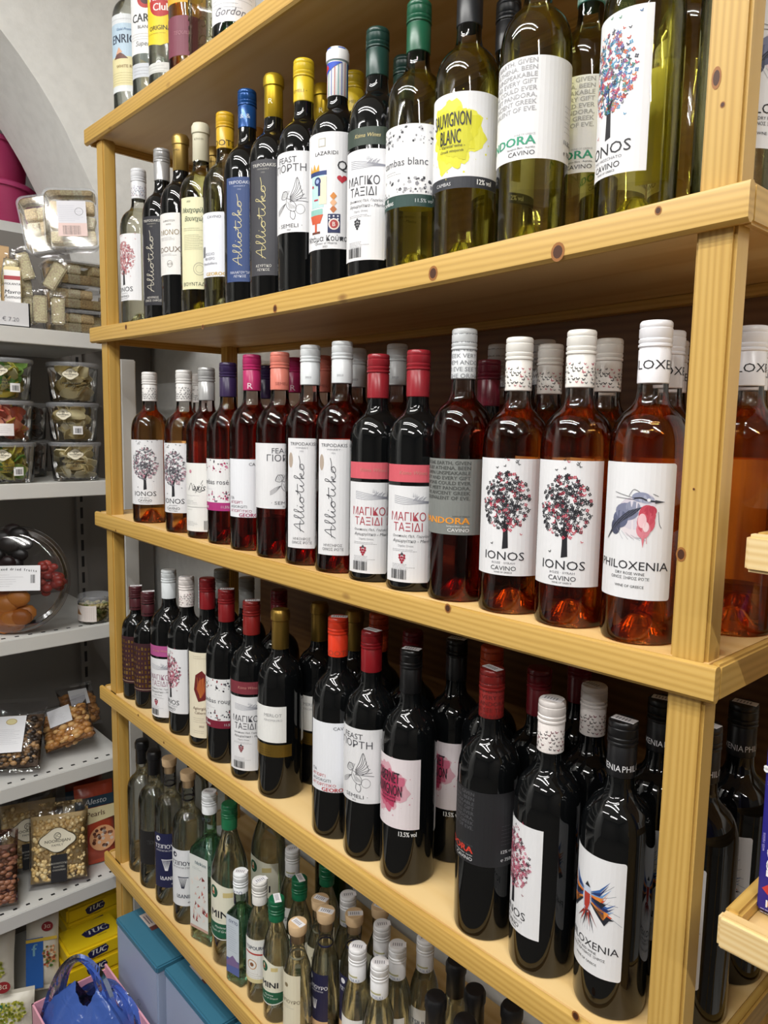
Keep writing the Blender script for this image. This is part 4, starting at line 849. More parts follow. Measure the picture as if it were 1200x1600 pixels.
SHELF_GROUP = {'A': 'spirit bottles on the top shelf', 'B': 'wine bottles on the second shelf', 'C': 'rosé wine bottles on the third shelf', 'D': 'red wine bottles on the fourth shelf', 'E': 'spirit bottles on the bottom shelf'}
ROWS = [
    ('rum_a', 0.141, 0.050, 'A', 51, 'clear rum bottle with a blue and sand beach label, nearest end of top shelf'),
    ('rum_b', 0.235, 0.050, 'A', 50, 'clear rum bottle with a white label and round red emblem on top shelf'),
    ('rum_c', 0.310, 0.050, 'A', 42, 'clear rum bottle with a bright yellow label and red disc on top shelf'),
    ('tequila', 0.393, 0.050, 'A', 42, 'gold tequila bottle with yellow label above a maroon band on top shelf'),
    ('ornate', 0.467, 0.050, 'A', 61, 'pale bottle of embossed patterned glass without a paper label on top shelf'),
    ('gin', 0.555, 0.050, 'A', 54, 'green glass bottle with a white label crossed by a green arc on top shelf'),
    ('b_tree_dim', 0.164, 0.050, 'B', 8, 'small clear white wine bottle with pink tree label beside the end post, second shelf'),
    ('b_script_black', 0.270, 0.052, 'B', 36, 'silver capped dark bottle with vertical script on a near-black label, second shelf'),
    ('b_doux', 0.351, 0.052, 'B', 25, 'gold capped dark bottle with white label reading DOUX on second shelf'),
    ('b_cream', 0.431, 0.052, 'B', 46, 'pale wine bottle with cream foil and tall cream label with green lettering'),
    ('b_roots', 0.512, 0.056, 'B', 28, 'yellow screw-capped white wine with pale label, squeezed behind the blue label bottle'),
    ('b_script_blue', 0.592, 0.052, 'B', 44, 'blue capped bottle with vertical script on a navy blue label'),
    ('b_script_char', 0.672, 0.052, 'B', 37, 'gold foil bottle with vertical script on a charcoal label, between navy label and winged figure'),
    ('b_feast', 0.757, 0.050, 'B', 24, 'yellow capped dark bottle with a winged figure drawn on white label, second shelf'),
    ('b_cards', 0.840, 0.050, 'B', 34, 'dark bottle with playing card artwork label and blue, white and red sleeve'),
    ('b_magic', 0.925, 0.052, 'B', 27, 'dark green capped bottle with hill label under a green strip on second shelf'),
    ('b_terrazzo', 1.005, 0.052, 'B', 28, 'green capped white wine with chip-patterned label and dark green band reading blanc'),
    ('b_splash', 1.092, 0.052, 'B', 22, 'white wine bottle with yellow watercolour splash label and dark grey cap'),
    ('b_pandora', 1.193, 0.052, 'B', 9, 'white wine bottle with block of grey capitals and green name, at the shelf edge'),
    ('b_tree', 1.323, 0.052, 'B', -17, 'white wine bottle with multicoloured butterfly tree label beside the near post'),
    ('b_pandora', 1.209, 0.131, 'B', 14, 'white wine bottle with grey capitals, one row behind the butterfly tree bottle'),
    ('b_pandora', 1.199, 0.211, 'B', -2, 'green sleeved wine bottle glimpsed behind the butterfly tree bottle on second shelf'),
    ('b_tree', 1.338, 0.131, 'B', -48, 'white wine bottle with butterfly sleeve standing behind the near post, second shelf'),
    ('b_bird', 1.406, 0.090, 'B', 68, 'white wine bottle with plain white label past the near post on second shelf'),
    ('b_doux', 0.340, 0.132, 'B', 41, 'gold capped bottle almost hidden behind the cream label bottle on second shelf'),
    ('b_cork', 0.491, 0.134, 'B', 38, 'bottle with ochre foil, one row behind the navy label bottle'),
    ('b_feast', 0.781, 0.130, 'B', 41, 'yellow capped bottle behind the playing card label bottle'),
    ('b_script_char', 0.700, 0.130, 'B', 43, 'dark foil bottle in second row behind the winged figure bottle, second shelf'),
    ('b_magic', 0.895, 0.130, 'B', 37, 'dark bottle in second row behind the green strip label bottle'),
    ('b_splash', 1.086, 0.132, 'B', 10, 'white wine bottle in second row behind the yellow splash label bottle'),
    ('c_tree_pale', 0.198, 0.050, 'C', 44, 'orange rosé bottle with grey tree label, alone beside the end post on third shelf'),
    ('c_tree_pale', 0.355, 0.050, 'C', 25, 'orange rosé bottle with grey tree label, directly beside the silver capped bottle'),
    ('c_axis', 0.443, 0.052, 'C', 30, 'silver capped rosé with a plain label and handwritten word, third shelf'),
    ('c_terrazzo', 0.523, 0.052, 'C', 22, 'purple capped rosé with chip-patterned label over a magenta band'),
    ('c_cavino', 0.604, 0.052, 'C', 46, 'magenta capped rosé with a mostly blank label lettered along its foot'),
    ('c_feast', 0.693, 0.050, 'C', 70, 'salmon capped rosé with a winged figure drawn on white label'),
    ('c_script', 0.775, 0.052, 'C', 41, 'white capped rosé with tall script label, beside the salmon capped bottle'),
    ('c_script', 0.855, 0.052, 'C', 40, 'white capped rosé with tall script label, beside the red capped bottles'),
    ('c_magic', 0.937, 0.052, 'C', 37, 'red capped rosé with pink strip over hill label, beside the tall script labels'),
    ('c_magic', 1.018, 0.052, 'C', 36, 'red capped rosé with pink strip over hill label, beside the grey label bottle'),
    ('c_pandora', 1.098, 0.053, 'C', 28, 'rosé bottle with grey label of dark capitals and an orange name'),
    ('c_tree', 1.184, 0.054, 'C', 23, 'rosé with black and red butterfly tree label, beside the grey label bottle'),
    ('c_tree', 1.268, 0.054, 'C', 19, 'rosé with black and red butterfly tree label, beside the robin label bottle'),
    ('c_bird', 1.355, 0.052, 'C', 10, 'rosé bottle with a red-breasted bird painted on its white label'),
    ('c_tree_pale', 0.272, 0.130, 'C', 42, 'pale capped rosé hidden behind the silver capped bottle on third shelf'),
    ('c_terrazzo', 0.525, 0.133, 'C', 37, 'navy capped rosé in second row behind the magenta capped bottle'),
    ('c_cavino', 0.620, 0.131, 'C', 45, 'magenta capped rosé in second row between salmon and white caps'),
    ('c_feast', 0.703, 0.130, 'C', 53, 'salmon capped rosé in second row between the two tall script labels'),
    ('c_script', 0.796, 0.130, 'C', 40, 'white capped rosé in second row behind the tall script bottles'),
    ('c_script', 0.892, 0.130, 'C', 37, 'white capped rosé between the two red capped bottles, second row'),
    ('c_dark', 1.075, 0.130, 'C', 40, 'dark red capped bottle in second row behind the grey label rosé'),
    ('c_pandora', 1.025, 0.210, 'C', 9, 'grey sleeved rosé in the rear, just past the grey label bottle'),
    ('c_pandora', 1.105, 0.210, 'C', 6, 'grey sleeved rosé in the rear, between the two butterfly tree bottles'),
    ('c_tree', 1.171, 0.134, 'C', 20, 'rosé with butterfly sleeve in second row between the two tree labels'),
    ('c_tree', 1.200, 0.213, 'C', 17, 'rosé with butterfly sleeve in the rear, just past the second tree label bottle'),
    ('c_tree', 1.251, 0.138, 'C', 15, 'rosé with butterfly sleeve in second row beside the bird label bottle'),
    ('c_bird', 1.295, 0.211, 'C', 17, 'white sleeved rosé in the rear between bird label bottle and near post'),
    ('c_bird_turned', 1.331, 0.129, 'C', 26, 'white sleeved rosé hidden mostly behind the near post, third shelf'),
    ('c_bird_turned', 1.406, 0.157, 'C', 23, 'rosé bottle standing directly behind the near post on third shelf'),
    ('c_bird_turned', 1.380, 0.233, 'C', 22, 'rosé bottle beyond the near post, second from it on third shelf'),
    ('d_small', 0.110, 0.047, 'D', 42, 'small dark bottle with brown cap and maroon label, beside the end post'),
    ('d_small', 0.175, 0.047, 'D', 46, 'small dark bottle with brown cap and gold-lettered maroon label, beside white capped bottle'),
    ('d_magic_mag', 0.270, 0.052, 'D', 31, 'white capped red wine with magenta strip over its label'),
    ('d_tree', 0.350, 0.052, 'D', 2, 'red wine with butterfly sleeve and pink tree label, between magenta strip and cream label'),
    ('d_leaf', 0.430, 0.056, 'D', 41, 'red capped wine with cream label and dark red leaf, paper strip over its cap'),
    ('d_terrazzo', 0.511, 0.052, 'D', 35, 'red wine with chip-patterned label and maroon band reading rouge'),
    ('d_magic', 0.600, 0.052, 'D', 44, 'red wine with dull red strip over hill label on fourth shelf'),
    ('d_gold', 0.688, 0.055, 'D', 16, 'gold foil red wine with square white label above a gold band'),
    ('d_cavino', 0.852, 0.052, 'D', 39, 'orange capped red wine with white label lettered along its foot'),
    ('d_feast', 0.932, 0.052, 'D', 17, 'dark red capped wine with winged figure on white label, fourth shelf'),
    ('d_splash', 1.012, 0.056, 'D', 5, 'black capped wine with crimson watercolour splash label near shelf edge'),
    ('d_pandora', 1.162, 0.052, 'D', -18, 'red wine with black label of dim capitals and red name'),
    ('d_tree', 1.251, 0.054, 'D', -31, 'red wine with butterfly sleeve and pink tree label, beside the spread-wing bird label'),
    ('d_bird', 1.340, 0.059, 'D', -13, 'black capped red wine with a colourful spread-wing bird on white label'),
    ('d_gold', 0.693, 0.136, 'D', 13, 'gold foil red wine in second row behind the gold band bottle'),
    ('d_splash', 1.018, 0.145, 'D', 1, 'black capped wine with crimson splash label, one row back'),
    ('d_white', 0.351, 0.133, 'D', 40, 'grey-white capped bottle in second row behind the cream leaf label'),
    ('d_white', 0.452, 0.133, 'D', 39, 'grey-white capped bottle in second row behind the dull red strip label'),
    ('d_red', 0.573, 0.130, 'D', 36, 'dark red capped bottle in second row behind the first gold foil bottle'),
    ('d_gold', 0.776, 0.150, 'D', 30, 'gold foil bottle in second row behind the orange capped bottle'),
    ('d_orange', 0.858, 0.132, 'D', 28, 'orange-red capped bottle behind the winged figure bottle on fourth shelf'),
    ('d_red', 0.938, 0.132, 'D', 26, 'dark red capped bottle in second row behind the black capped splash bottle'),
    ('d_orange', 1.097, 0.130, 'D', 19, 'orange capped bottle right behind the black label bottle with red name'),
    ('d_red', 1.177, 0.131, 'D', 15, 'dark red sleeved bottle in second row behind the pink tree label bottle'),
    ('d_tree', 1.257, 0.134, 'D', -50, 'butterfly sleeved bottle in second row beside the spread-wing bird label bottle'),
    ('d_bird', 1.336, 0.153, 'D', -3, 'black sleeved bottle in second row behind the spread-wing bird bottle'),
    ('d_bird', 1.406, 0.114, 'D', -22, 'black bottle just past the near post with sliver of white label'),
    ('d_bird', 1.406, 0.210, 'D', -10, 'black bottle farther past the near post, beside the purple biscuit box'),
    ('d_red', 1.186, 0.211, 'D', 12, 'dark red capped bottle at the rear behind the pink tree label bottle'),
    ('e_plain', 0.109, 0.055, 'E', 67, 'clear spirit bottle without visible label beside the end post, bottom shelf'),
    ('e_blacklab', 0.183, 0.050, 'E', 51, 'clear spirit bottle with a black label and black cap, bottom shelf'),
    ('e_navy', 0.262, 0.050, 'E', 49, 'tall clear spirit bottle with navy label in white lettering'),
    ('e_whitelab', 0.345, 0.052, 'E', 41, 'tall clear spirit bottle with white label in dark lettering'),
    ('e_square_big', 0.430, 0.056, 'E', 15, 'square teal glass bottle with red and white picture label'),
    ('e_mini_big', 0.509, 0.056, 'E', 32, 'large clear ouzo bottle with cream label over a green band'),
    ('e_square_small', 0.577, 0.040, 'E', 13, 'small square teal bottle with white cap and blue-toned label'),
    ('e_tsan', 0.636, 0.045, 'E', 35, 'small bottle with white cap and white label with red stripe'),
    ('e_mini', 0.696, 0.042, 'E', 26, 'small green capped bottle with white label over green foot'),
    ('e_cork_cream', 0.768, 0.037, 'E', 14, 'small cork-stoppered bottle with tall cream label'),
    ('e_cork_navy', 0.786, 0.084, 'E', 7, 'cork-stoppered bottle with navy label in white lettering, bottom shelf'),
    ('e_screw', 0.884, 0.074, 'E', 9, 'white capped small bottle in front rank, beside the navy label bottle'),
    ('e_screw', 0.935, 0.077, 'E', 17, 'white capped small bottle nearest the rim of bottom shelf'),
    ('e_screw', 0.924, 0.126, 'E', 16, 'white capped small bottle directly beyond the one nearest the rim'),
    ('e_black', 1.043, 0.093, 'E', 23, 'black capped small bottle nearest the frame edge beside white capped ones'),
    ('e_black', 1.102, 0.092, 'E', 20, 'black capped small bottle lowest in view on bottom shelf'),
    ('e_screw', 0.583, 0.156, 'E', 35, 'white capped small bottle behind the green capped pair, far back'),
    ('e_mini', 0.674, 0.108, 'E', 34, 'green capped small bottle one rank behind the front green capped one'),
    ('e_mini', 0.674, 0.173, 'E', 32, 'green capped small bottle at the rear under the shelf edge'),
    ('e_cork_cream', 0.741, 0.106, 'E', 32, 'cork-stoppered small bottle with blue price tag on its stopper'),
    ('e_screw', 0.769, 0.148, 'E', 30, 'white capped small bottle beside the cork with blue tag'),
    ('e_cork_navy', 0.824, 0.117, 'E', 30, 'cork-stoppered bottle one rank behind the first white capped ones'),
    ('e_screw', 0.869, 0.141, 'E', 28, 'white capped small bottle behind the nearest-rim pair'),
    ('e_cork_cream', 0.828, 0.174, 'E', 28, 'brown cork-stoppered bottle tucked under the shelf edge'),
    ('e_screw', 0.942, 0.173, 'E', 24, 'white sleeved bottle with printed mark, deepest under the shelf rim'),
    ('e_black', 1.013, 0.171, 'E', 21, 'black capped small bottle beneath the shelf rim, beside the white sleeved bottle'),
    ('e_black', 1.073, 0.147, 'E', 20, 'black capped small bottle between two other black caps'),
    ('e_black', 1.130, 0.164, 'E', 16, 'black capped bottle at the far lower corner beneath the rim'),
    ('e_mini_big', 0.490, 0.160, 'E', 29, 'large clear bottle in second row behind the big ouzo bottle'),
    ('e_green_dark', 0.600, 0.250, 'E', 23, 'dark green bottle standing in shade at the back of bottom shelf'),
    ('e_plain', 0.180, 0.150, 'E', 63, 'clear spirit bottle in second row behind the black label bottle'),
    ('e_whitelab', 0.300, 0.150, 'E', 39, 'clear spirit bottle in second row behind the navy label bottle'),
]
_proto = {}
for key, x, y, lev, rot, lab in ROWS:
    if key not in _proto:
        r = _proto[key] = TYPES[key]()
    else:
        src = _proto[key]; r = src.copy(); COL.objects.link(r)
        for ch in src.children:
            c = ch.copy(); COL.objects.link(c); c.parent = r
    r.location = (x, y, surf(lev, x) - .0004); r.rotation_euler = (0, 0, math.radians(rot))
    r['label'] = lab; r['category'] = 'bottle'; r['group'] = SHELF_GROUP[lev]

# ================================================================== white metal shelving along the left wall
shw = mat('d2d2cf', .4, key='enamel'); panelm = mat('7d7975', .6, key='panel'); darkm = mat('141416', .6, key='slot')
gond = thing('shop_shelving', (0, 0, 0), 'white enamelled metal shop shelving packed with tubs and bags beside the pine rack', 'shelving')
GZ = [.455, .0975, -.268, -.627, -.955, -1.31]
GX, GB = -.10, -.555; GY0, GY1 = -1.5, .105
for i, z in enumerate(GZ):
    z += Z0
    g = Geo(); g.box((GB + .004, GY0, z - .030), (GX - .002, GY1, z - .002), shw)
    g.box((GX - .004, GY0, z - .036), (GX, GY1, z), shw, bev=.0015)
    g.box((GX - .016, GY0, z - .002), (GX - .003, GY1, z), shw)
    y = -.6
    while y < GY1 - .02:
        g.box((GX - .03, y, z - .0021), (GX - .024, y + .009, z - .0012), darkm); y += .03
    g.build('shelf', gond)
g = Geo(); g.box((GB - .006, GY0, Z0 - 1.40), (GB, .40, Z0 + .765), panelm); g.build('back_panel', gond)
for y in (-.75, .165):
    g = Geo(); g.box((GB + .0005, y - .014, Z0 - 1.40), (GB + .014, y + .014, Z0 + .75), panelm); z = Z0 - 1.35
    while z < Z0 + .72:
        g.box((GB + .0141, y - .004, z), (GB + .0146, y + .004, z + .033), darkm); z += .05
    g.build('slotted_upright', gond)
g = Geo(); g.box((-.135, .112, 0.001), (-.10, .152, Z0 + .40), shw, bev=.003); g.build('end_post', gond)
g = Geo(); g.box((-1.05, -1.5, Z0 + .772), (-.622, .40, Z0 + .808), shw, bev=.002); tag(g.build('wall_shelf'), 'pale shelf inside the arched recess carrying pink tubs', 'shelf')

def film(key='film', c=(.97, .97, .98), rough=.08):
    k = ('film', key)
    if k in _M: return _M[k]
    m = bpy.data.materials.new('clear_' + key); m.use_nodes = True; nt = m.node_tree; N = nt.nodes; L = nt.links
    N.remove(N['Principled BSDF']); out = N['Material Output']
    tr = N.new('ShaderNodeBsdfTransparent'); tr.inputs[0].default_value = (*lin(c), 1); gl = N.new('ShaderNodeBsdfGlossy'); gl.inputs['Roughness'].default_value = rough
    fr = N.new('ShaderNodeFresnel'); fr.inputs['IOR'].default_value = 1.5; mth = N.new('ShaderNodeMath'); mth.operation = 'MULTIPLY_ADD'; mth.inputs[1].default_value = 1.1; mth.inputs[2].default_value = .03; L.new(fr.outputs[0], mth.inputs[0])
    mx = N.new('ShaderNodeMixShader'); L.new(mth.outputs[0], mx.inputs[0]); L.new(tr.outputs[0], mx.inputs[1]); L.new(gl.outputs[0], mx.inputs[2])
    if key == 'film':
        tc = N.new('ShaderNodeTexCoord'); n = N.new('ShaderNodeTexNoise'); n.inputs['Scale'].default_value = 45; L.new(tc.outputs['Object'], n.inputs['Vector'])
        bp = N.new('ShaderNodeBump'); bp.inputs['Strength'].default_value = .7; bp.inputs['Distance'].default_value = .004; L.new(n.outputs['Fac'], bp.inputs['Height']); L.new(bp.outputs[0], gl.inputs['Normal'])
    L.new(mx.outputs[0], out.inputs['Surface']); _M[k] = m; return m
tubm = film('tub', (.97, .97, .975), .06); filmm = film()
frost = bpy.data.materials.new('frosted_plastic'); frost.use_nodes = True
_b = frost.node_tree.nodes['Principled BSDF']; _b.inputs['Base Color'].default_value = (*hx('c9ccd2'), 1); _b.inputs['Roughness'].default_value = .25; _b.inputs['Alpha'].default_value = .28

def cloudlabel(cx, cy, s, col='e9e2cc', edge='3a382e'):
    a = Art()
    def blob(k, c, ly):
        pts = []
        for i in range(48):
            t = 2 * PI * i / 48; q = 1 + .10 * abs(math.cos(2 * t)) ** 2 + .05 * math.cos(4 * t); pts.append((cx + s * k * 1.25 * q * math.cos(t), cy + s * k * .86 * q * math.sin(t)))
        a.items.append(([(cx, cy)] + pts, [(0, i + 1, (i + 1) % 48 + 1) for i in range(48)], paper(c), ly))
    blob(1.05, edge, 1); blob(1, col, 2); k = paper('3a352c')
    a.ring(cx, cy + .34 * s, .26 * s, .05 * s, k, 3); a.text('JC', cx, cy + .24 * s, .26 * s, k, 4)
    a.text('NOORDIJAN', cx, cy - .18 * s, .24 * s, k, 4, sx=1.05, bold=.2); a.text('FAMILY', cx, cy - .5 * s, .18 * s, k, 4, sx=1.1); return a

# --- round tubs of dried fruit slices, two stacks of three
def fruit_slices(cols, seed, R=.05, H=.07, n=22):
    g = Geo(); r = random.Random(seed)
    for i in range(n):
        t = r.uniform(0, 2 * PI); q = r.uniform(.3, .95) * R; z = .012 + H * i / n * .86; sx, sy = r.uniform(.018, .03), r.uniform(.013, .02)
        M = Matrix.Translation((q * .62 * math.cos(t), q * .62 * math.sin(t), z)) @ Matrix.Rotation(r.uniform(0, 6), 4, 'Z') @ Matrix.Rotation(r.choice((-1, 1)) * r.uniform(.5, 1.45), 4, 'X')
        vs = []; k = 10
        for j in range(k): u = 2 * PI * j / k; vs.append((sx * math.cos(u), sy * math.sin(u), .004 * math.sin(2 * u + i)))
        vs2 = [(a, b, c + .003) for a, b, c in vs]
        g.add(vs + vs2, [tuple(range(k))[::-1], tuple(range(k, 2 * k))] + [(j, (j + 1) % k, k + (j + 1) % k, k + j) for j in range(k)], mat(r.choice(cols), .6, key='fruit'), False, M)
    def keep(p):
        q = math.hypot(p[0], p[1]); k = min(1, R / max(q, 1e-6)); return (p[0] * k, p[1] * k, min(max(p[2], .005), H + .004))
    g.v = [keep(p) for p in g.v]
    return g
def round_tub(cols, seed, label, loc, rz, arts, R=.060, H=.096):
    t = thing('fruit_tub', loc, label, 'tub', 'clear tubs of dried fruit', rz)
    Geo().lathe([(0, .001), (R * .86, .001), (R * .89, .004), (R * .97, H - .012), (R * .97, H - .010)], tubm, 40).build('tub_body', t)
    Geo().lathe([(R * .97, H - .012), (R * 1.02, H - .011), (R * 1.03, H - .004), (R * 1.0, H - .001), (R * .93, H - .001), (R * .9, H - .004), (0, H - .004)], frost, 40).build('lid', t)
    fruit_slices(cols, seed, R * .84, H - .012, 34).build('dried_fruit', t)
    g = Geo()
    for a, ang, zz in arts: a.emit(g, R=R * .945, ang=ang)
    if arts: g.build('printed_label', t, sharp=False)
    return t
FA = ['8fbf5a', 'f0d858', 'e6e6b0', 'd0cc58', 'f0e8a8', '6aa848']; FB = ['e0705a', 'f0a080', 'd8584c', 'f0d058', 'f4b8a0', '8a4a4c']; FC = ['f6ebc0', 'f0dfa8', 'faf2d0', 'f2e6b4']
def tublab(words, white=None):
    a = cloudlabel(0, 66, 13)
    for i, t in enumerate(words): a.text(t, 2, 42 - i * 7, 4.4, paper('2a2a22'), 2, bold=.4)
    if white: a.rect(22, 18, 44, 38, paper('ececee'), 1); barcode(a, 26, 21, 14, 12)
    return a
zs = Z0 + GZ[1]
a_bar = Art(); a_bar.rect(-60, 14, 28, 42, paper('e6e2e2'), 1); barcode(a_bar, -34, 20, 24, 12); tinylines(a_bar, -4, 34, 28, 4, 4.2)
ry = math.radians(62)
FT = [(-.172, -.135, 0, FA, 'kiwi and pineapple mix at the foot of its stack', [(tublab(['DRIED FRUIT', 'MIXED CANDIED', 'PAPAYA KIWI'], 1), 0, 0)]),
      (-.172, -.137, 1, FB, 'red and yellow candied fruit behind a wide white barcode label', [(a_bar, 0, 0)]),
      (-.170, -.136, 2, FA, 'green and yellow fruit, topmost of its stack', [(tublab(['MIXED CANDIED', 'DRIED FRUIT', 'SALAD'], 1), 0, 0)]),
      (-.170, .020, 0, FC, 'pale banana slices standing directly on the shelf', [(tublab(['DRIED BANANA', 'SLICES']), .15, 0)]),
      (-.172, .018, 1, FC, 'pale slices, middle one of its stack', [(tublab(['DRIED MANGO'], 1), -.25, 0)]),
      (-.168, .019, 2, FC, 'pale slices, topmost and touching the shelf shadow', [(tublab(['DRIED GINGER', 'SLICES']), .05, 0)])]
for i, (x, y, n, cols, lab, arts) in enumerate(FT):
    round_tub(cols, 20 + i, 'round clear tub of ' + lab, (x, y, zs + n * .0965), ry, arts)
for k, (x, y) in enumerate(((-.36, -.045), (-.36, -.20))):
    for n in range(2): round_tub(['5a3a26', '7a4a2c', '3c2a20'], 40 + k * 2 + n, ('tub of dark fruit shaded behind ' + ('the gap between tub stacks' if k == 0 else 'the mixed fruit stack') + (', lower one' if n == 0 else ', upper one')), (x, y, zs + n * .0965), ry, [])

# --- rectangular tubs of nougat cubes
nougat = ['f4d8b0', 'f8e4c4', 'eacca0']
def seeded(c, key):
    k = ('seed', c)
    if k in _M: return _M[k]
    m = bpy.data.materials.new('seeded_' + key); m.use_nodes = True; nt = m.node_tree; N = nt.nodes; L = nt.links; b = N['Principled BSDF']; b.inputs['Roughness'].default_value = .6
    tc = N.new('ShaderNodeTexCoord'); vo = N.new('ShaderNodeTexVoronoi'); vo.inputs['Scale'].default_value = 260; L.new(tc.outputs['Object'], vo.inputs['Vector'])
    r = N.new('ShaderNodeValToRGB'); e = r.color_ramp.elements; c0 = hx(c); e[0].color = (*[min(1, v * 1.35) for v in c0], 1); e[1].color = (*[v * .8 for v in c0], 1); e[0].position = .2; e[1].position = .9
    L.new(vo.outputs['Distance'], r.inputs['Fac']); L.new(r.outputs[0], b.inputs['Base Color']); _M[k] = m; return m
def nougat_tub(label, M_loc, w=.15, d=.12, h=.056, seed=1, upright=False, lab_art=None):
    t = bpy.data.objects.new('nougat_tub', None); COL.objects.link(t); t.matrix_world = M_loc; tag(t, label, 'tub', 'rectangular tubs of nougat'); t.empty_display_size = .03
    def rr(wd, dp, z, rad=.018):
        pts = []
        for (cx, cy, a0) in ((wd / 2 - rad, -dp / 2 + rad, -90), (wd / 2 - rad, dp / 2 - rad, 0), (-wd / 2 + rad, dp / 2 - rad, 90), (-wd / 2 + rad, -dp / 2 + rad, 180)):
            for k in range(6): a = math.radians(a0 + k * 18); pts.append((cx + rad * math.cos(a), cy + rad * math.sin(a), z))
        return pts
    def loft(rings, m, capb, capt, g):
        vs = [p for r_ in rings for p in r_]; k = len(rings[0]); fs = [(i * k + j, i * k + (j + 1) % k, (i + 1) * k + (j + 1) % k, (i + 1) * k + j) for i in range(len(rings) - 1) for j in range(k)]
        if capb: fs.append(tuple(range(k))[::-1])
        if capt: fs.append(tuple((len(rings) - 1) * k + j for j in range(k)))
        g.add(vs, fs, m, True)
    g = Geo(); loft([rr(w * .88, d * .88, .001), rr(w * .9, d * .9, .004), rr(w * .96, d * .96, h - .008)], tubm, True, False, g); g.build('tub_body', t)
    g = Geo(); loft([rr(w * .98, d * .98, h - .009), rr(w, d, h - .008), rr(w, d, h - .002), rr(w * .97, d * .97, h - .0005), rr(w * .93, d * .93, h - .0008)], frost, False, False, g); loft([rr(w * .93, d * .93, h - .0008), rr(w * .91, d * .91, h - .003)], tubm, False, True, g); g.build('lid', t)
    g = Geo(); r = random.Random(seed)
    nx, ny, s = 4, 3, .031
    for lay in range(1 if h < .05 else 2):
        for i in range(nx):
            for j in range(ny):
                if lay and r.random() < .35: continue
                Mx = Matrix.Translation((-w * .37 + (i + .5) * w * .74 / nx, -d * .37 + (j + .5) * d * .74 / ny, .004 + lay * .0225)) @ Matrix.Rotation(r.uniform(-.25, .25), 4, 'Z')
                g.box((-s / 2, -s / 2 * .9, 0), (s / 2, s / 2 * .9, .021), seeded(nougat[(i + j) % 3], 'nougat'), Mx, bev=.002)
    g.build('nougat_pieces', t)
    if lab_art:
        g = Geo(); lab_art.emit(g, flat=True, M=Matrix.Translation((0, 0, h - .002)) @ Matrix.Rotation(-PI / 2, 4, 'X')); g.build('printed_label', t, sharp=False)
    return t
zs = Z0 + GZ[0]
for n, wd_ in enumerate(('lowest of the stack', 'middle of the stack', 'uppermost of the flat stack')):
    nougat_tub('clear rectangular tub of nougat cubes lying flat, ' + wd_, Matrix.Translation((-.175, .035, zs + n * .0575)) @ Matrix.Rotation(math.radians(84), 4, 'Z'), seed=n + 1)
la = Art(); la.rect(-30, -34, 34, 42, paper('dcdce4'), 1); la.rect(-30, -44, 34, -12, paper('e4c9c4'), 2); tinylines(la, -26, 30, 54, 9, 4.6, '9a9ab0'); barcode(la, -20, -40, 40, 22); la.ring(18, 16, 9, .8, paper('55555f'), 2)
nougat_tub('clear nougat tub propped upright, its white printed label facing out', Matrix.Translation((-.135, .022, zs + .252)) @ Matrix.Rotation(math.radians(62), 4, 'Z') @ Matrix.Rotation(math.radians(-4), 4, 'Y') @ Matrix.Rotation(math.radians(78), 4, 'X'), w=.122, d=.148, h=.045, seed=9, lab_art=la)
nougat_tub('clear nougat tub propped upright behind the one with printed label', Matrix.Translation((-.208, -.006, zs + .250)) @ Matrix.Rotation(math.radians(62), 4, 'Z') @ Matrix.Rotation(math.radians(-12), 4, 'Y') @ Matrix.Rotation(math.radians(78), 4, 'X'), w=.122, d=.145, h=.045, seed=10)

# --- cardboard tray, lemon packs and sesame bars
g = Geo(); cb = paper('dcdde1'); x0, x1, y0, y1 = -.30, -.112, -.34, -.093; th = .003; z0_ = zs + .0005
g.box((x0, y0, z0_), (x1, y1, z0_ + th), cb); g.box((x1 - th, y0, z0_), (x1, y1, z0_ + .055), cb); g.box((x0, y0, z0_), (x0 + th, y1, z0_ + .055), cb); g.box((x0, y0, z0_), (x1, y0 + th, z0_ + .055), cb); g.box((x0, y1 - th, z0_), (x1, y1, z0_ + .055), cb)
a = Art(); a.text('€ 7.20', 0, 6, 9, paper('8a8a92'), 1, sx=1.05); a.emit(g, flat=True, M=Matrix.Translation((x1, -.135, z0_ + .006)) @ Matrix.Rotation(PI / 2, 4, 'Z'))
tag(g.build('cardboard_tray'), 'white cardboard display tray holding paper packs, price written on its front', 'tray')
def lemon_pack(label, loc, rz, tilt):
    t = thing('confectionery_pack', loc, label, 'pack', 'upright lemon confectionery packs', rz); t.rotation_euler = (tilt, 0, rz)
    g = Geo(); g.box((-.018, -.012, 0), (.018, .012, .135), paper('e3d3a0'), bev=.003); g.build('pack_body', t)
    a = Art(); a.rect(-17, 4, 17, 126, paper('eeeef0'), 0); a.rect(-17, 104, 17, 113, paper('a8323c'), 1); a.text('VIOLANTA', 0, 92, 5, paper('33333a'), 1, bold=.3); a.text('Mavro', 0, 72, 9, paper('26262c'), 1, bold=.3, shear=.15); a.text('Λemoni', 0, 61, 8, paper('26262c'), 1, bold=.3, shear=.15); tinylines(a, -12, 55, 24, 2, 3)
    a.rect(-17, 4, 17, 22, paper('e9c34a'), 1); a.disc(-2, 30, 10, paper('e07a2c'), 2, 18); a.disc(-2, 30, 6, paper('d9502a'), 3, 14); a.poly([(4, 26), (17, 34), (17, 44), (6, 40)], paper('f0c23a'), 1); a.text('50g', 4, 8, 5, paper('3a3420'), 2)
    g = Geo(); a.emit(g, flat=True, M=Matrix.Translation((0, -.012, 0))); g.build('printed_face', t, sharp=False)
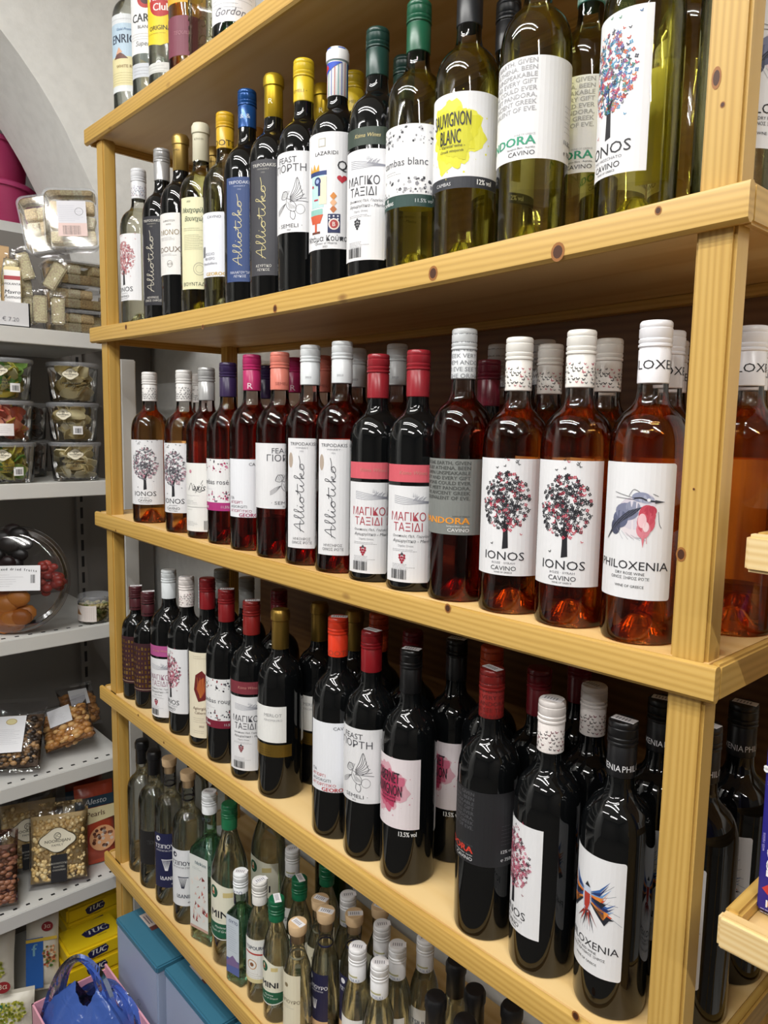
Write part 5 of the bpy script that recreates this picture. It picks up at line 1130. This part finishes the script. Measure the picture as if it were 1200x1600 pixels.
for i, (y, tl, lb) in enumerate(((-.120, .10, 'white pack with red stripe and orange slice, nearest the sesame bars'), (-.162, .06, 'white pack with orange slice, second in the tray'), (-.206, .04, 'white pack with orange slice, mostly outside the picture'))): lemon_pack(lb, (-.142 - i * .003, y, zs + .0045), math.radians(68), -tl)
def sesame_bar(label, loc, rot, w=.034, h=.068, d=.016):
    t = thing('sesame_bar', loc, label, 'snack bar', 'sesame bars in clear wrappers'); t.rotation_euler = rot
    Geo().box((-w * .43, -d * .4, .003), (w * .43, d * .4, h - .003), seeded('f2dcb8', 'sesame'), bev=.003).build('bar', t)
    g = Geo(); g.box((-w / 2, -d / 2, 0), (w / 2, d / 2, h), filmm, bev=.004)
    for s, z in ((-1, 0), (1, h)):
        g.add([(-w / 2, 0, z), (w / 2, 0, z), (w / 2, .002, z + s * .012), (-w / 2, .002, z + s * .012)], [(0, 1, 2, 3)], filmm)
    g.build('wrapper', t)
R3 = math.radians
for lb, l, r_ in (('wrapped sesame bar upright on the shelf edge beside the price tray', (-.118, -.068, zs + .013), (0, 0, R3(64))), ('wrapped sesame bar upright beside the nougat tubs', (-.118, -.028, zs + .013), (0, 0, R3(70))),
                  ('wrapped sesame bar lying aslant on two upright bars', (-.120, -.050, zs + .095), (0, R3(30), R3(64))), ('wrapped sesame bar higher up against the paper packs', (-.200, -.070, zs + .06), (0, R3(-6), R3(64))),
                  ('wrapped sesame bar leaning at the top of the pile', (-.185, -.068, zs + .120), (0, R3(-16), R3(64))), ('wrapped sesame bar behind the upright pair', (-.165, -.075, zs + .013), (0, 0, R3(75))),
                  ('wrapped sesame bar at the rear of the pile by the dark panel', (-.195, -.115, zs + .10), (0, R3(10), R3(60)))):
    sesame_bar(lb, l, r_)
g = Geo()
def bagbox(g, w, d, h, m, seed, fold=True):
    r = random.Random(seed); n = 10
    vs = []; rows_ = 8
    for i in range(rows_ + 1):
        z = h * i / rows_; k = 1 - .12 * (i / rows_) ** 2
        for j in range(n * 2):
            t = 2 * PI * j / (n * 2); e = 8; c, q = math.cos(t), math.sin(t); f = (abs(c) ** e + abs(q) ** e) ** (-1 / e)
            vs.append((w / 2 * f * c + r.uniform(-.002, .002), d / 2 * f * q * (k if i < rows_ else .5) + r.uniform(-.002, .002), z + (r.uniform(-.006, .006) if i == rows_ else 0)))
    m2 = n * 2; fs = [(i * m2 + j, i * m2 + (j + 1) % m2, (i + 1) * m2 + (j + 1) % m2, (i + 1) * m2 + j) for i in range(rows_) for j in range(m2)]
    fs.append(tuple(range(m2))[::-1]); fs.append(tuple(rows_ * m2 + j for j in range(m2))); g.add(vs, fs, m, False)
bagbox(g, .20, .09, .235, paper('c9a77c'), 4); o = g.build('paper_bag'); o.location = (-.42, -.15, zs); o.rotation_euler = (0, 0, R3(75)); tag(o, 'brown paper bag standing behind the white packs', 'bag')

# --- shelf with dried fruit platter and nut jar
zs = Z0 + GZ[2]
t = thing('fruit_platter', (-.165, -.135, zs + .13), 'large round clear platter of assorted dried fruit with wide white label, leaning upright', 'platter')
t.rotation_euler = (R3(90 - 8), 0, R3(58)); R = .128
Geo().lathe([(0, -.028), (R * .80, -.028), (R * .86, -.022), (R * .95, .0), (R, .002), (R * 1.01, .005), (R, .007), (R * .97, .009)], tubm, 56).build('tray', t)
Geo().lathe([(R, .008), (R * .96, .012), (R * .90, .022), (R * .8, .027), (0, .028)], tubm, 56).build('lid', t)
def lumps(name, cx, cy, rad, cols, n, s, seed, flat=.5):
    g = Geo(); r = random.Random(seed)
    for i in range(n):
        a = r.uniform(0, 6.28); q = rad * math.sqrt(r.random()); g.ball((cx + q * math.cos(a), cy + q * math.sin(a), -.012 + r.uniform(0, .018)), s * r.uniform(.8, 1.2), mat(r.choice(cols), .4, key='fruit'), 10, (1.25, 1, flat))
    g.build(name, t, sharp=False)
lumps('prunes', -.01, .075, .042, ['1d1416', '2a1a1c', '120e10'], 22, .017, 3); lumps('prunes', -.065, .06, .03, ['1d1416', '241618'], 10, .017, 5)
lumps('candied_fruit', .072, .0, .036, ['a83a32', 'c2564a', '8c2a28'], 34, .010, 4, .7)
lumps('dried_apricots', -.01, -.072, .044, ['c9762a', 'd98a3a', 'b8662a'], 16, .021, 6, .4); lumps('banana_slices', -.08, -.03, .03, ['dcc08a', 'c9a768'], 10, .016, 7, .3)
a = Art(); a.rect(-74, -26, 66, 34, paper('e9eaee'), 1)
for i, ch in enumerate('greece mixed dried fruits'): a.text(ch, -66 + i * 5.1, 20 + 5 * math.sin(PI * i / 24) - 2, 6.2, paper('2a2a32'), 3, bold=.3)
tinylines(a, -66, 12, 96, 6, 5.4, '8a8a94'); barcode(a, 44, -8, 10, 20)
g = Geo(); a.emit(g, flat=True, M=Matrix.Translation((0, 0, .0285)) @ Matrix.Rotation(R3(-90), 4, 'X')); g.build('printed_label', t, sharp=False)
def nut_pile(g, bounds, n, s, cols, seed, sz=(1, 1, 1), M=None):
    r = random.Random(seed); (x0, y0, z0), (x1, y1, z1) = bounds
    for i in range(n): g.ball((r.uniform(x0, x1), r.uniform(y0, y1), r.uniform(z0, z1)), s * r.uniform(.8, 1.15), mat(r.choice(cols), .5, key='nut'), 8, sz, M)
t = thing('nut_jar', (-.150, .050, zs), 'small round clear jar of pale green nuts with white recipe label', 'jar', rz=R3(64)); R, H = .041, .070
Geo().lathe([(0, .001), (R * .9, .001), (R, .006), (R, H - .018), (R * .96, H - .014)], tubm, 40).build('jar_body', t)
Geo().lathe([(R * .97, H - .018), (R * 1.03, H - .017), (R * 1.03, H - .003), (R * .98, H), (0, H)], frost, 40).build('lid', t)
g = Geo(); r = random.Random(4)
for i in range(230):
    a_ = r.uniform(0, 6.28); q = R * .86 * math.sqrt(r.random()); g.ball((q * math.cos(a_), q * math.sin(a_), r.uniform(.006, H - .024)), .0052, mat(r.choice(['b8a86a', 'cabd86', '8f9a58', 'd6c79a']), .5, key='nut'), 7, (1, .8, .8))
g.build('nuts', t, kind='stuff', sharp=False)
a = Art(); a.rect(-42, 7, 22, 48, paper('e6ddd8'), 0); a.poly([(-38, 24), (-30, 40), (-22, 30), (-16, 24)], paper('a87a4a'), 1); tinylines(a, -36, 18, 22, 3, 3.4); [a.rect(-8 + j * 4.5, 12, -7.4 + j * 4.5, 44, paper('c4b4b0'), 1) for j in range(6)]
g = Geo(); a.emit(g, R=R, ang=-.35); g.build('printed_label', t, sharp=False)

# --- pillow bags
def pillow(g, w, h, d, m, seed, M=None, crimp=.010, n=14, wr=.0022):
    r = random.Random(seed)
    for s in (1, -1):
        vs = []
        for i in range(n + 1):
            for j in range(n + 1):
                u, v = i / n, j / n; q = (math.sin(PI * u) * math.sin(PI * v)) ** .45
                vs.append(((u - .5) * w * (1 - .04 * math.sin(PI * v)), s * (-d / 2) * q + (r.uniform(-wr, wr) if 0 < i < n and 0 < j < n else 0), v * h))
        fs = [(i * (n + 1) + j, (i + 1) * (n + 1) + j, (i + 1) * (n + 1) + j + 1, i * (n + 1) + j + 1) for i in range(n) for j in range(n)]
        if s < 0: fs = [f[::-1] for f in fs]
        g.add(vs, fs, m, True, M)
    for z0, z1 in ((-crimp, 0), (h, h + crimp)):
        g.add([(-w / 2, 0, z0), (w / 2, 0, z0), (w / 2, 0, z1), (-w / 2, 0, z1)], [(0, 1, 2, 3)], m, False, M)
def food_bag(name, label, cat, loc, rot, w, h, d, contents=None, art=None, skin=None, group=None, seed=1, fillh=.75, lift=0):
    t = thing(name, loc, label, cat, group); t.rotation_euler = rot
    g = Geo(); pillow(g, w, h, d, skin or filmm, seed); g.build('bag_film' if skin is None else 'bag_body', t)
    if contents:
        cols, s, n, sz = contents; g = Geo(); r = random.Random(seed + 5)
        for i in range(n):
            u, v = r.uniform(.06, .94), r.uniform(.05, fillh); q = (math.sin(PI * u) * math.sin(PI * min(v + .05, .95))) ** .5; sd = r.choice((-1, -1, 1)); f_ = r.uniform(.45, .9)
            g.ball(((u - .5) * w * .94, sd * d / 2 * q * f_, v * h), s * r.uniform(.8, 1.2), mat(r.choice(cols), .45, key='nut'), 8, sz)
        pillow(g, w * .93, h * (fillh + .02), d * .62, mat(cols[0], .6, key='nut'), seed + 9, Matrix.Translation((0, 0, .004)), crimp=.001); g.build('contents', t, kind='stuff', sharp=False)
    if art:
        g = Geo(); art.emit(g, flat=True, M=Matrix.Translation((0, -d / 2 - (.0055 if contents else .0012), 0))); g.build('printed_label', t, sharp=False)
    return t
zs = Z0 + GZ[3]
def wl(w_, h_, cx, cy, badge=False):
    a = Art(); a.rect(cx - w_ / 2, cy - h_ / 2, cx + w_ / 2, cy + h_ / 2, paper('e4e5ea'), 1)
    if badge: a.disc(cx - 2, cy + h_ * .34, 13, paper('b8a06a'), 2, 18, 8); a.disc(cx - 2, cy + h_ * .34, 11, paper('d9cf9a'), 3, 18, 6.5)
    tinylines(a, cx - w_ / 2 + 4, cy + h_ * .12, w_ - 10, 9, 4.5, '8a8a98'); return a
food_bag('nut_bag', 'clear bag of mixed seeds with tall white label and gold badge, propped on its back', 'bag', (-.150, -.165, zs + .022), (R3(-42), 0, R3(60)), .13, .17, .044, (['5c4632', '7a5c3c', '3c2e24', 'a8845a', '2a221e'], .0065, 420, (1.2, 1, .8)), wl(62, 92, -6, 78, True), seed=3)
food_bag('nut_bag', 'clear bag of shelled walnuts with aslant white label, lying beside the seed bag', 'bag', (-.165, -.015, zs + .040), (R3(-55), R3(-16), R3(72)), .125, .13, .044, (['a8743c', 'c08a4c', '8a5c30', 'd0a468'], .009, 220, (1.2, 1, .8)), wl(56, 52, -8, 74), seed=4)
food_bag('nut_bag', 'clear bag of nuts half hidden behind the pine rack post', 'bag', (-.30, .065, zs + .03), (R3(-50), 0, R3(85)), .10, .12, .04, (['9c6c3c', 'b8844c', '7a5230'], .009, 160, (1.2, 1, .8)), wl(50, 50, 0, 70), seed=5)
zs = Z0 + GZ[4]
CH = (['e0c48a', 'd9b878', 'e9d3a0'], .0056, 700, (1, 1, 1))
def chick(): return cloudlabel(0, 112, 30).rect(-16, 8, 22, 76, paper('1c1c20'), 1).text('ΦΟΥΝΤΟΥΚΙ', 3, 52, 4.6, paper('b8b4a8'), 2).text('ROASTED', 3, 44, 4.2, paper('b8b4a8'), 2).text('CHICKPEAS', 3, 36, 4.2, paper('b8b4a8'), 2)
food_bag('chickpea_bag', 'clear bag of roasted chickpeas with cream cloud label over black panel, in front', 'bag', (-.150, -.062, zs + .012), (R3(-14), 0, R3(66)), .145, .20, .05, CH, chick(), seed=6, group='bags of roasted chickpeas', fillh=.8)
food_bag('chickpea_bag', 'clear bag of roasted chickpeas standing behind the front cloud-labelled one', 'bag', (-.262, -.10, zs + .012), (R3(-6), 0, R3(72)), .145, .21, .04, (CH[0], .0056, 420, (1, 1, 1)), chick(), seed=7, group='bags of roasted chickpeas', fillh=.8)
food_bag('almond_bag', 'clear bag of brown skinned nuts with a cut-off cloud label', 'bag', (-.150, -.225, zs + .012), (R3(-14), 0, R3(66)), .125, .18, .05, (['8a5c44', '9c6a50', '75493a'], .0075, 300, (1.4, 1, .8)), cloudlabel(-30, 92, 28).rect(-44, 8, -8, 60, paper('1c1c20'), 1), seed=8)
def alesto():
    a = Art(); a.rect(-52, 150, 52, 178, paper('1f3a4c'), 1); a.text('Alesto', 0, 158, 15, paper('d9dfe2'), 2, shear=.2, bold=.4); a.poly([(-60, 100), (60, 116), (60, 148), (-60, 148)], paper('e9dcae'), 1); a.text('Pearls', 0, 124, 14, paper('6a3a2c'), 2, bold=.3); a.disc(14, 62, 34, paper('e3a878'), 1, 24); r = random.Random(4)
    for i in range(26): t_ = r.uniform(0, 6.28); q = 26 * math.sqrt(r.random()); a.disc(14 + q * math.cos(t_), 62 + q * math.sin(t_), 4.6, paper(r.choice(['5c2f22', 'd8c6b8', '8a5238'])), 2, 9)
    return a
red = mat('b5482e', .3, key='foilbag')
food_bag('snack_bag', 'red-brown printed snack bag with a bowl picture, nearer one beside the post', 'bag', (-.185, .050, zs + .012), (R3(-8), 0, R3(80)), .10, .20, .035, None, alesto(), red, seed=9, group='red-brown printed snack bags')
food_bag('snack_bag', 'dark red-brown printed snack bag, standing behind its twin', 'bag', (-.262, .050, zs + .012), (R3(-4), 0, R3(82)), .10, .23, .035, None, alesto(), mat('7c2f22', .3, key='foilbag'), seed=10, group='red-brown printed snack bags')
food_bag('snack_bag', 'black topped paper bag at the rear above the chickpeas', 'bag', (-.375, -.05, zs + .012), (R3(-3), 0, R3(80)), .12, .235, .04, None, wl(30, 20, 20, 180), mat('17171b', .35, key='foilbag'), seed=11)
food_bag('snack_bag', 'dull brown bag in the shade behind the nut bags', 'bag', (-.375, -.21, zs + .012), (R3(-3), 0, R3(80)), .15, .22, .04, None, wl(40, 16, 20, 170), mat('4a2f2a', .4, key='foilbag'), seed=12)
# lowest deck: rice, pasta and cracker packs
zs = Z0 + GZ[5]
def rice():
    a = Art(); r = random.Random(3); a.disc(-4, 150, 17, paper('8c1f24'), 1, 20, 14); a.text('3α', -4, 146, 12, paper('e9d9c8'), 2, bold=.4); a.poly([(-50, 96), (-20, 92), (10, 100), (10, 108), (-50, 112)], paper('2f6a4a'), 1)
    for i in range(150): t_ = r.uniform(0, 6.28); q = math.sqrt(r.random()); a.disc(8 + 40 * q * math.cos(t_), 88 + 28 * q * math.sin(t_), 3.4, paper(r.choice(['b8b43c', '9aa032', 'd0cf78', '7c8a2c'])), 2, 6)
    a.rect(-20, 18, 40, 50, paper('c9c2b4'), 1); return a
skin = mat('d9d4c6', .35, key='foilbag')
food_bag('rice_bag', 'cream bag of green-grained rice with red emblem, upper one', 'bag', (-.200, -.232, zs + .085), (R3(-12), 0, R3(60)), .13, .18, .05, None, rice(), skin, seed=13, group='cream bags with green grain picture')
food_bag('rice_bag', 'cream bag with green grain picture, lower one by the pink carton', 'bag', (-.118, -.210, zs + .012), (R3(-10), 0, R3(66)), .13, .12, .04, None, rice(), skin, seed=14, group='cream bags with green grain picture')
def bluepack():
    a = Art(); a.rect(-37, 4, 4, 128, paper('1f5aa8'), 1); a.rect(-37, 118, 37, 126, paper('d9b83c'), 2); a.text('f', -17, 84, 30, paper('8fc3d9'), 2, bold=1); a.disc(14, 152, 14, paper('8c1f24'), 1, 20, 12); a.text('3α', 14, 148, 10, paper('e9d9c8'), 2); r = random.Random(6)
    for i in range(60): t_ = r.uniform(0, 6.28); q = math.sqrt(r.random()); a.disc(18 + 15 * q * math.cos(t_), 80 + 30 * q * math.sin(t_), 3.2, paper(r.choice(['c9885a', '9c3f2c', 'e3c49a', '5c7a3a'])), 2, 6)
    return a
food_bag('bean_bag', 'cream and bright blue printed food bag beside the blue carrier bag', 'bag', (-.170, -.106, zs + .085), (R3(-14), 0, R3(66)), .080, .185, .040, None, bluepack(), skin, seed=15)
yel = mat('e6c51c', .3, key='foilbag')
def tuc(label, loc, rz, tilt=0, dark=False):
    t = thing('cracker_pack', loc, label, 'cracker pack', 'yellow cracker packs on the lowest shelf', rz)
    g = Geo(); M = Matrix.Rotation(tilt, 4, 'X'); g.box((-.075, -.055, 0), (.075, .055, .043), yel if not dark else mat('8a7a1c', .4, key='foilbag'), M, bev=.006); g.build('pack_body', t)
    a = Art(); a.poly([(-28, -14), (-18, -20), (34, -15), (40, 0), (30, 16), (-22, 12), (-34, 4)], paper('1c1c4c'), 1); a.text('TUC', 3, -9, 19, paper('f2f2ee'), 2, bold=1.6, shear=.15); a.text('ORIGINAL', 12, -27, 4, paper('55481c'), 1)
    g = Geo(); a.emit(g, flat=True, M=M @ Matrix.Translation((.012, 0, .0435)) @ Matrix.Rotation(-PI / 2, 4, 'X')); 
    a.emit(g, flat=True, M=M @ Matrix.Translation((0, -.0552, .022)) @ Matrix.Scale(.75, 4)); g.build('printed_face', t, sharp=False)
for i, (x, y, n, lb) in enumerate(((-.165, .015, 0, 'yellow cracker pack at the very bottom of the stack'), (-.165, .018, 1, 'yellow cracker pack, second up in the stack'), (-.165, .014, 2, 'yellow cracker pack just under the topmost one'), (-.165, .018, 3, 'yellow cracker pack, topmost of the front stack, blue lettering in full view'),
                               (-.285, .055, 0, 'yellow cracker pack in the shaded rear stack, lowest'), (-.285, .055, 1, 'yellow cracker pack in the shaded rear stack, second'), (-.285, .055, 2, 'yellow cracker pack in the shaded rear stack, third'), (-.285, .055, 3, 'yellow cracker pack in the shaded rear stack, fourth'), (-.285, .055, 4, 'yellow cracker pack topmost of the shaded rear stack'))):
    tuc(lb, (x, y, zs + .001 + n * .0445), R3(88) if i < 4 else R3(90))

# --- pink tubs in the recess
pk = mat('b8406e', .35, key='pinktub')
for i, (x, y, z, lb, s) in enumerate(((-.77, .005, 0, 'deep pink lidded tub inside the arched recess, lower one', 1), (-.77, .0, .125, 'deep pink lidded tub stacked on the lower one in the recess', .93), (-.78, .265, 0, 'deep pink lidded tub farther into the recess behind the arch', 1), (-.78, .262, .125, 'deep pink lidded tub, upper one of the farther pair in the recess', 1))):
    t = thing('plastic_tub', (x, y, Z0 + .809 + z), lb, 'tub', 'pink tubs in the arched recess'); R = .125 * s
    Geo().lathe([(0, .001), (R * .85, .001), (R * .88, .006), (R * .97, .105), (R * .97, .107)], pk, 36).build('tub_body', t)
    Geo().lathe([(R * .96, .105), (R * 1.03, .106), (R * 1.04, .116), (R * .98, .122), (0, .123)], mat('c24a7c', .3, key='pinktub'), 36).build('lid', t)
g = Geo(); bagbox(g, .08, .03, .12, mat('d9d6dc', .4, key='foilbag'), 12); o = g.build('gift_bag'); o.location = (-.66, -.115, Z0 + .809); o.rotation_euler = (0, 0, R3(60)); tag(o, 'small pale bag beside the pink tubs in the recess', 'bag')

# ================================================================== on the floor: blue cartons, pink carton, blue carrier bag
bl = mat('a5b4cf', .35, key='carton'); bt = mat('3f7892', .35, key='carton')
for i, (x0, x1, lb) in enumerate(((.092, .312, 'pale blue tall carton under the rack, the one beside the yellow packs'), (.322, .542, 'pale blue tall carton under the rack, next to the first one'), (.552, .772, 'pale blue tall carton deepest along under the rack'))):
    t = thing('carton', (0, 0, 0), lb, 'carton', 'pale blue cartons under the bottle rack'); yf = -.012 + .012 * (i % 2)
    g = Geo(); g.box((x0 + .002, yf + .002, .001), (x1 - .002, yf + .29, Z0 - .953), bl, bev=.003)
    a = Art()
    for (px, pz) in ((60, 330), (74, 120)): a.curve([(px, pz), (px + 8, pz + 9), (px + 2, pz + 15), (px - 8, pz + 8), (px, pz)], .9, paper('5a6a8c'), 1); a.curve([(px - 4, pz + 4), (px + 5, pz - 6), (px + 10, pz - 3)], .9, paper('5a6a8c'), 1); a.line([(px, pz - 4), (px - 14, pz - 70)], .6, paper('8294b4'), 1)
    a.emit(g, flat=True, M=Matrix.Translation((x0 + .06, yf + .002, 0)) ); g.build('box_body', t)
    g = Geo(); g.box((x0, yf, Z0 - .953), (x1, yf + .292, Z0 - .937), bt, bev=.003); g.build('lid', t)
    g = Geo(); g.box((x0 + .03, yf + .045, Z0 - .937), (x0 + .085, yf + .085, Z0 - .9366), paper('d9c9c2')); g.box((x0 + .085, yf + .045, Z0 - .937), (x0 + .10, yf + .085, Z0 - .9365), paper('6e3f3a'))
    for k in range(5): g.box((x0 + .04, yf + .05 + k * .006, Z0 - .9366), (x0 + .075, yf + .053 + k * .006, Z0 - .9364), paper('8a8088'))
    g.build('shipping_sticker', t)
pkc = paper('e3a3b4'); X0, X1, Y0, Y1, ZT = .085, .44, -.205, -.035, Z0 - 1.06
t = thing('pink_carton', (0, 0, 0), 'open pink cardboard carton on the floor under the blue carrier bag', 'carton'); th = .004
g = Geo(); g.box((X0, Y0, .001), (X1, Y1, .005), pkc)
for b in (((X0, Y0, .001), (X0 + th, Y1, ZT)), ((X1 - th, Y0, .001), (X1, Y1, ZT)), ((X0, Y0, .001), (X1, Y0 + th, ZT)), ((X0, Y1 - th, .001), (X1, Y1, ZT + .012))): g.box(*b, pkc)
a = Art(); a.text('SNACK', 40, 0, 10, paper('8c5a70'), 1); a.text('Λ 6', 40, -14, 8, paper('8c5a70'), 1)
a.emit(g, flat=True, M=Matrix.Translation((X0 + .20, Y1 - th, ZT - .02)))
g.build('box_body', t)
# blue carrier bag: slack body, two pulled-up handles
blue = bpy.data.materials.new('blue_film'); blue.use_nodes = True; nt = blue.node_tree; N = nt.nodes; Lk = nt.links; N.remove(N['Principled BSDF']); out = N['Material Output']
df = N.new('ShaderNodeBsdfDiffuse'); df.inputs[0].default_value = (*hx('5c86ea'), 1); tl = N.new('ShaderNodeBsdfTranslucent'); tl.inputs[0].default_value = (*hx('7a9cf4'), 1); tr = N.new('ShaderNodeBsdfTransparent'); tr.inputs[0].default_value = (*hx('a4b8f4'), 1)
gl = N.new('ShaderNodeBsdfGlossy'); gl.inputs['Roughness'].default_value = .18
m1 = N.new('ShaderNodeMixShader'); m1.inputs[0].default_value = .4; Lk.new(df.outputs[0], m1.inputs[1]); Lk.new(tl.outputs[0], m1.inputs[2])
m2 = N.new('ShaderNodeMixShader'); m2.inputs[0].default_value = .25; Lk.new(m1.outputs[0], m2.inputs[1]); Lk.new(tr.outputs[0], m2.inputs[2])
m3 = N.new('ShaderNodeMixShader'); fr = N.new('ShaderNodeFresnel'); fr.inputs[0].default_value = 1.6; Lk.new(fr.outputs[0], m3.inputs[0]); Lk.new(m2.outputs[0], m3.inputs[1]); Lk.new(gl.outputs[0], m3.inputs[2]); Lk.new(m3.outputs[0], out.inputs['Surface']); _n = N.new('ShaderNodeTexNoise'); _n.inputs['Scale'].default_value = 26; _n.inputs['Distortion'].default_value = 1.5; _t = N.new('ShaderNodeTexCoord'); Lk.new(_t.outputs['Object'], _n.inputs['Vector']); _p = N.new('ShaderNodeBump'); _p.inputs['Strength'].default_value = .4; _p.inputs['Distance'].default_value = .006; Lk.new(_n.outputs['Fac'], _p.inputs['Height']); Lk.new(_p.outputs[0], gl.inputs['Normal']); Lk.new(_p.outputs[0], fr.inputs['Normal']); Lk.new(_p.outputs[0], df.inputs['Normal'])
t = thing('carrier_bag', (.205, -.125, Z0 - 1.30), 'blue translucent plastic carrier bag with looped handles, sitting in the pink carton', 'bag')
t.rotation_euler = (0, 0, R3(25))
g = Geo(); r = random.Random(3); vs = []; n = 48; rows_ = 26
for i in range(rows_ + 1):
    v = i / rows_; z = .30 * v; k = (.35 + .65 * math.sin(PI * min(.5, v * 1.3 + .08))) if v < .4 else 1 - .78 * ((v - .4) / .6) ** 2.6
    for j in range(n):
        a_ = 2 * PI * j / n; fold = 1 + (.03 + .06 * v) * math.sin(9 * a_ + 3 * v) * .6 + .025 * math.sin(17 * a_ + 8 * v)
        vs.append((.125 * k * fold * math.cos(a_), .070 * k * fold * math.sin(a_), z + (.02 * math.sin(2 * a_ + 1) * v) + r.uniform(-.003, .003)))
fs = [(i * n + j, i * n + (j + 1) % n, (i + 1) * n + (j + 1) % n, (i + 1) * n + j) for i in range(rows_) for j in range(n)] + [tuple(range(n))[::-1]]
g.add(vs, fs, blue, True); g.build('bag_body', t)
def strap(pts, w0, w1, seed):
    g = Geo(); P = [Vector(p) for p in pts]; sub = []
    for i in range(len(P) - 1):
        a0, b0, c0, d0 = P[max(i - 1, 0)], P[i], P[i + 1], P[min(i + 2, len(P) - 1)]
        for k in range(6): u = k / 6; sub.append(.5 * ((2 * b0) + (c0 - a0) * u + (2 * a0 - 5 * b0 + 4 * c0 - d0) * u * u + (-a0 + 3 * b0 - 3 * c0 + d0) * u ** 3))
    sub.append(P[-1]); vs = []; m = 9; r = random.Random(seed)
    for i, p in enumerate(sub):
        q = i / (len(sub) - 1); wd = w0 + (w1 - w0) * math.sin(PI * q)
        d = (sub[min(i + 1, len(sub) - 1)] - sub[max(i - 1, 0)]).normalized(); sd = d.cross(Vector((.35, -.93, .1))).normalized(); nr = sd.cross(d)
        for k in range(m): s_ = k / (m - 1) - .5; vs.append(p + sd * s_ * wd + nr * (.006 * math.sin(k * 2.6 + i * .2)))
    g.add(vs, [(i * m + k, (i + 1) * m + k, (i + 1) * m + k + 1, i * m + k + 1) for i in range(len(sub) - 1) for k in range(m - 1)], blue, True); return g
strap([(-.10, -.01, .20), (-.085, .0, .28), (-.055, .0, .345), (-.015, .0, .375), (.028, .005, .345), (.050, .01, .28), (.065, .01, .22)], .055, .018, 2).build('handle', t)
strap([(-.06, .04, .22), (-.02, .045, .27), (.03, .045, .29), (.075, .04, .26), (.10, .03, .20)], .06, .03, 3).build('handle', t)

# ================================================================== neighbouring pine rack with a biscuit box
t = thing('side_rack', (0, 0, 0), 'pale pine rack standing next to the bottle rack, biscuit box on it', 'rack')
sx0, sx1, sy0, sy1 = 1.492, 2.35, -.04, .30
for zb in (.133, -.198):
    z = Z0 + zb; g = Geo(); g.box((sx0, sy0, z), (sx1, sy0 + .014, z + .031), wood(0, ('e3c285', 'd3a862', 'eed5a3'), 1.2), bev=.003); g.build('front_rim', t)
    for xx in (sx0, sx1 - .014): g = Geo(); g.box((xx, sy0 + .0145, z), (xx + .014, sy1, z + .031), wy, bev=.003); g.build('side_rim', t)
    g = Geo(); g.box((sx0 + .0145, sy0 + .0145, z + .004), (sx1 - .0145, sy1, z + .018), ply); g.build('shelf_board', t)
for xx in (sx0 + .06, sx1 - .055):
    for yy in (sy0 + .015, sy1 - .036):
        g = Geo(); g.box((xx, yy, .002), (xx + .036, yy + .036, Z0 + .163) , wz, bev=.003) if yy > 0 else g.box((xx + .0, yy, .002), (xx + .036, yy + .036, Z0 - .199), wz, bev=.003)
        g.build('post', t)
t = thing('biscuit_box', (1.598, .004, Z0 - .179), 'purple-blue biscuit box with white upright lettering, on the neighbouring rack', 'box', rz=R3(-3)); t.rotation_euler = (0, R3(-.5), R3(-2))
g = Geo(); g.box((-.092, 0, 0.004), (.092, .05, .176), mat('2a2580', .3, key='boxes'), bev=.002); g.build('box_body', t)
a = Art(); a.text('monties', -66, 36, 30, paper('f2f2f4'), 2, al='L', rot=PI / 2, bold=2, shear=.12); a.poly([(-84, 12), (-76, 28), (-62, 26), (-52, 10), (-66, 4)], paper('e9a53a'), 1); a.poly([(-88, 26), (-80, 34), (-70, 26), (-76, 16)], paper('c23a34'), 1)
a.text('100%', -74, 10, 7, paper('f2f2f4'), 3, bold=.5); tinylines(a, -88, 7, 60, 2, 3, 'c9c9dc'); r = random.Random(2)
for i in range(24): a.disc(r.uniform(-86, -74), r.uniform(70, 165), r.uniform(.5, 1.6), paper(r.choice(['c98ad9', 'e9e0f4', '8a6ad0'])), 1, 7)
a.text('with raisins', -88, 60, 2.6, paper('a9a0e0'), 2, al='L', rot=PI / 2)
g = Geo(); a.emit(g, flat=True, M=Matrix.Translation((0, 0, 0))); g.build('printed_face', t, sharp=False)

bpy.data.objects.remove(_to); bpy.data.curves.remove(_tc)
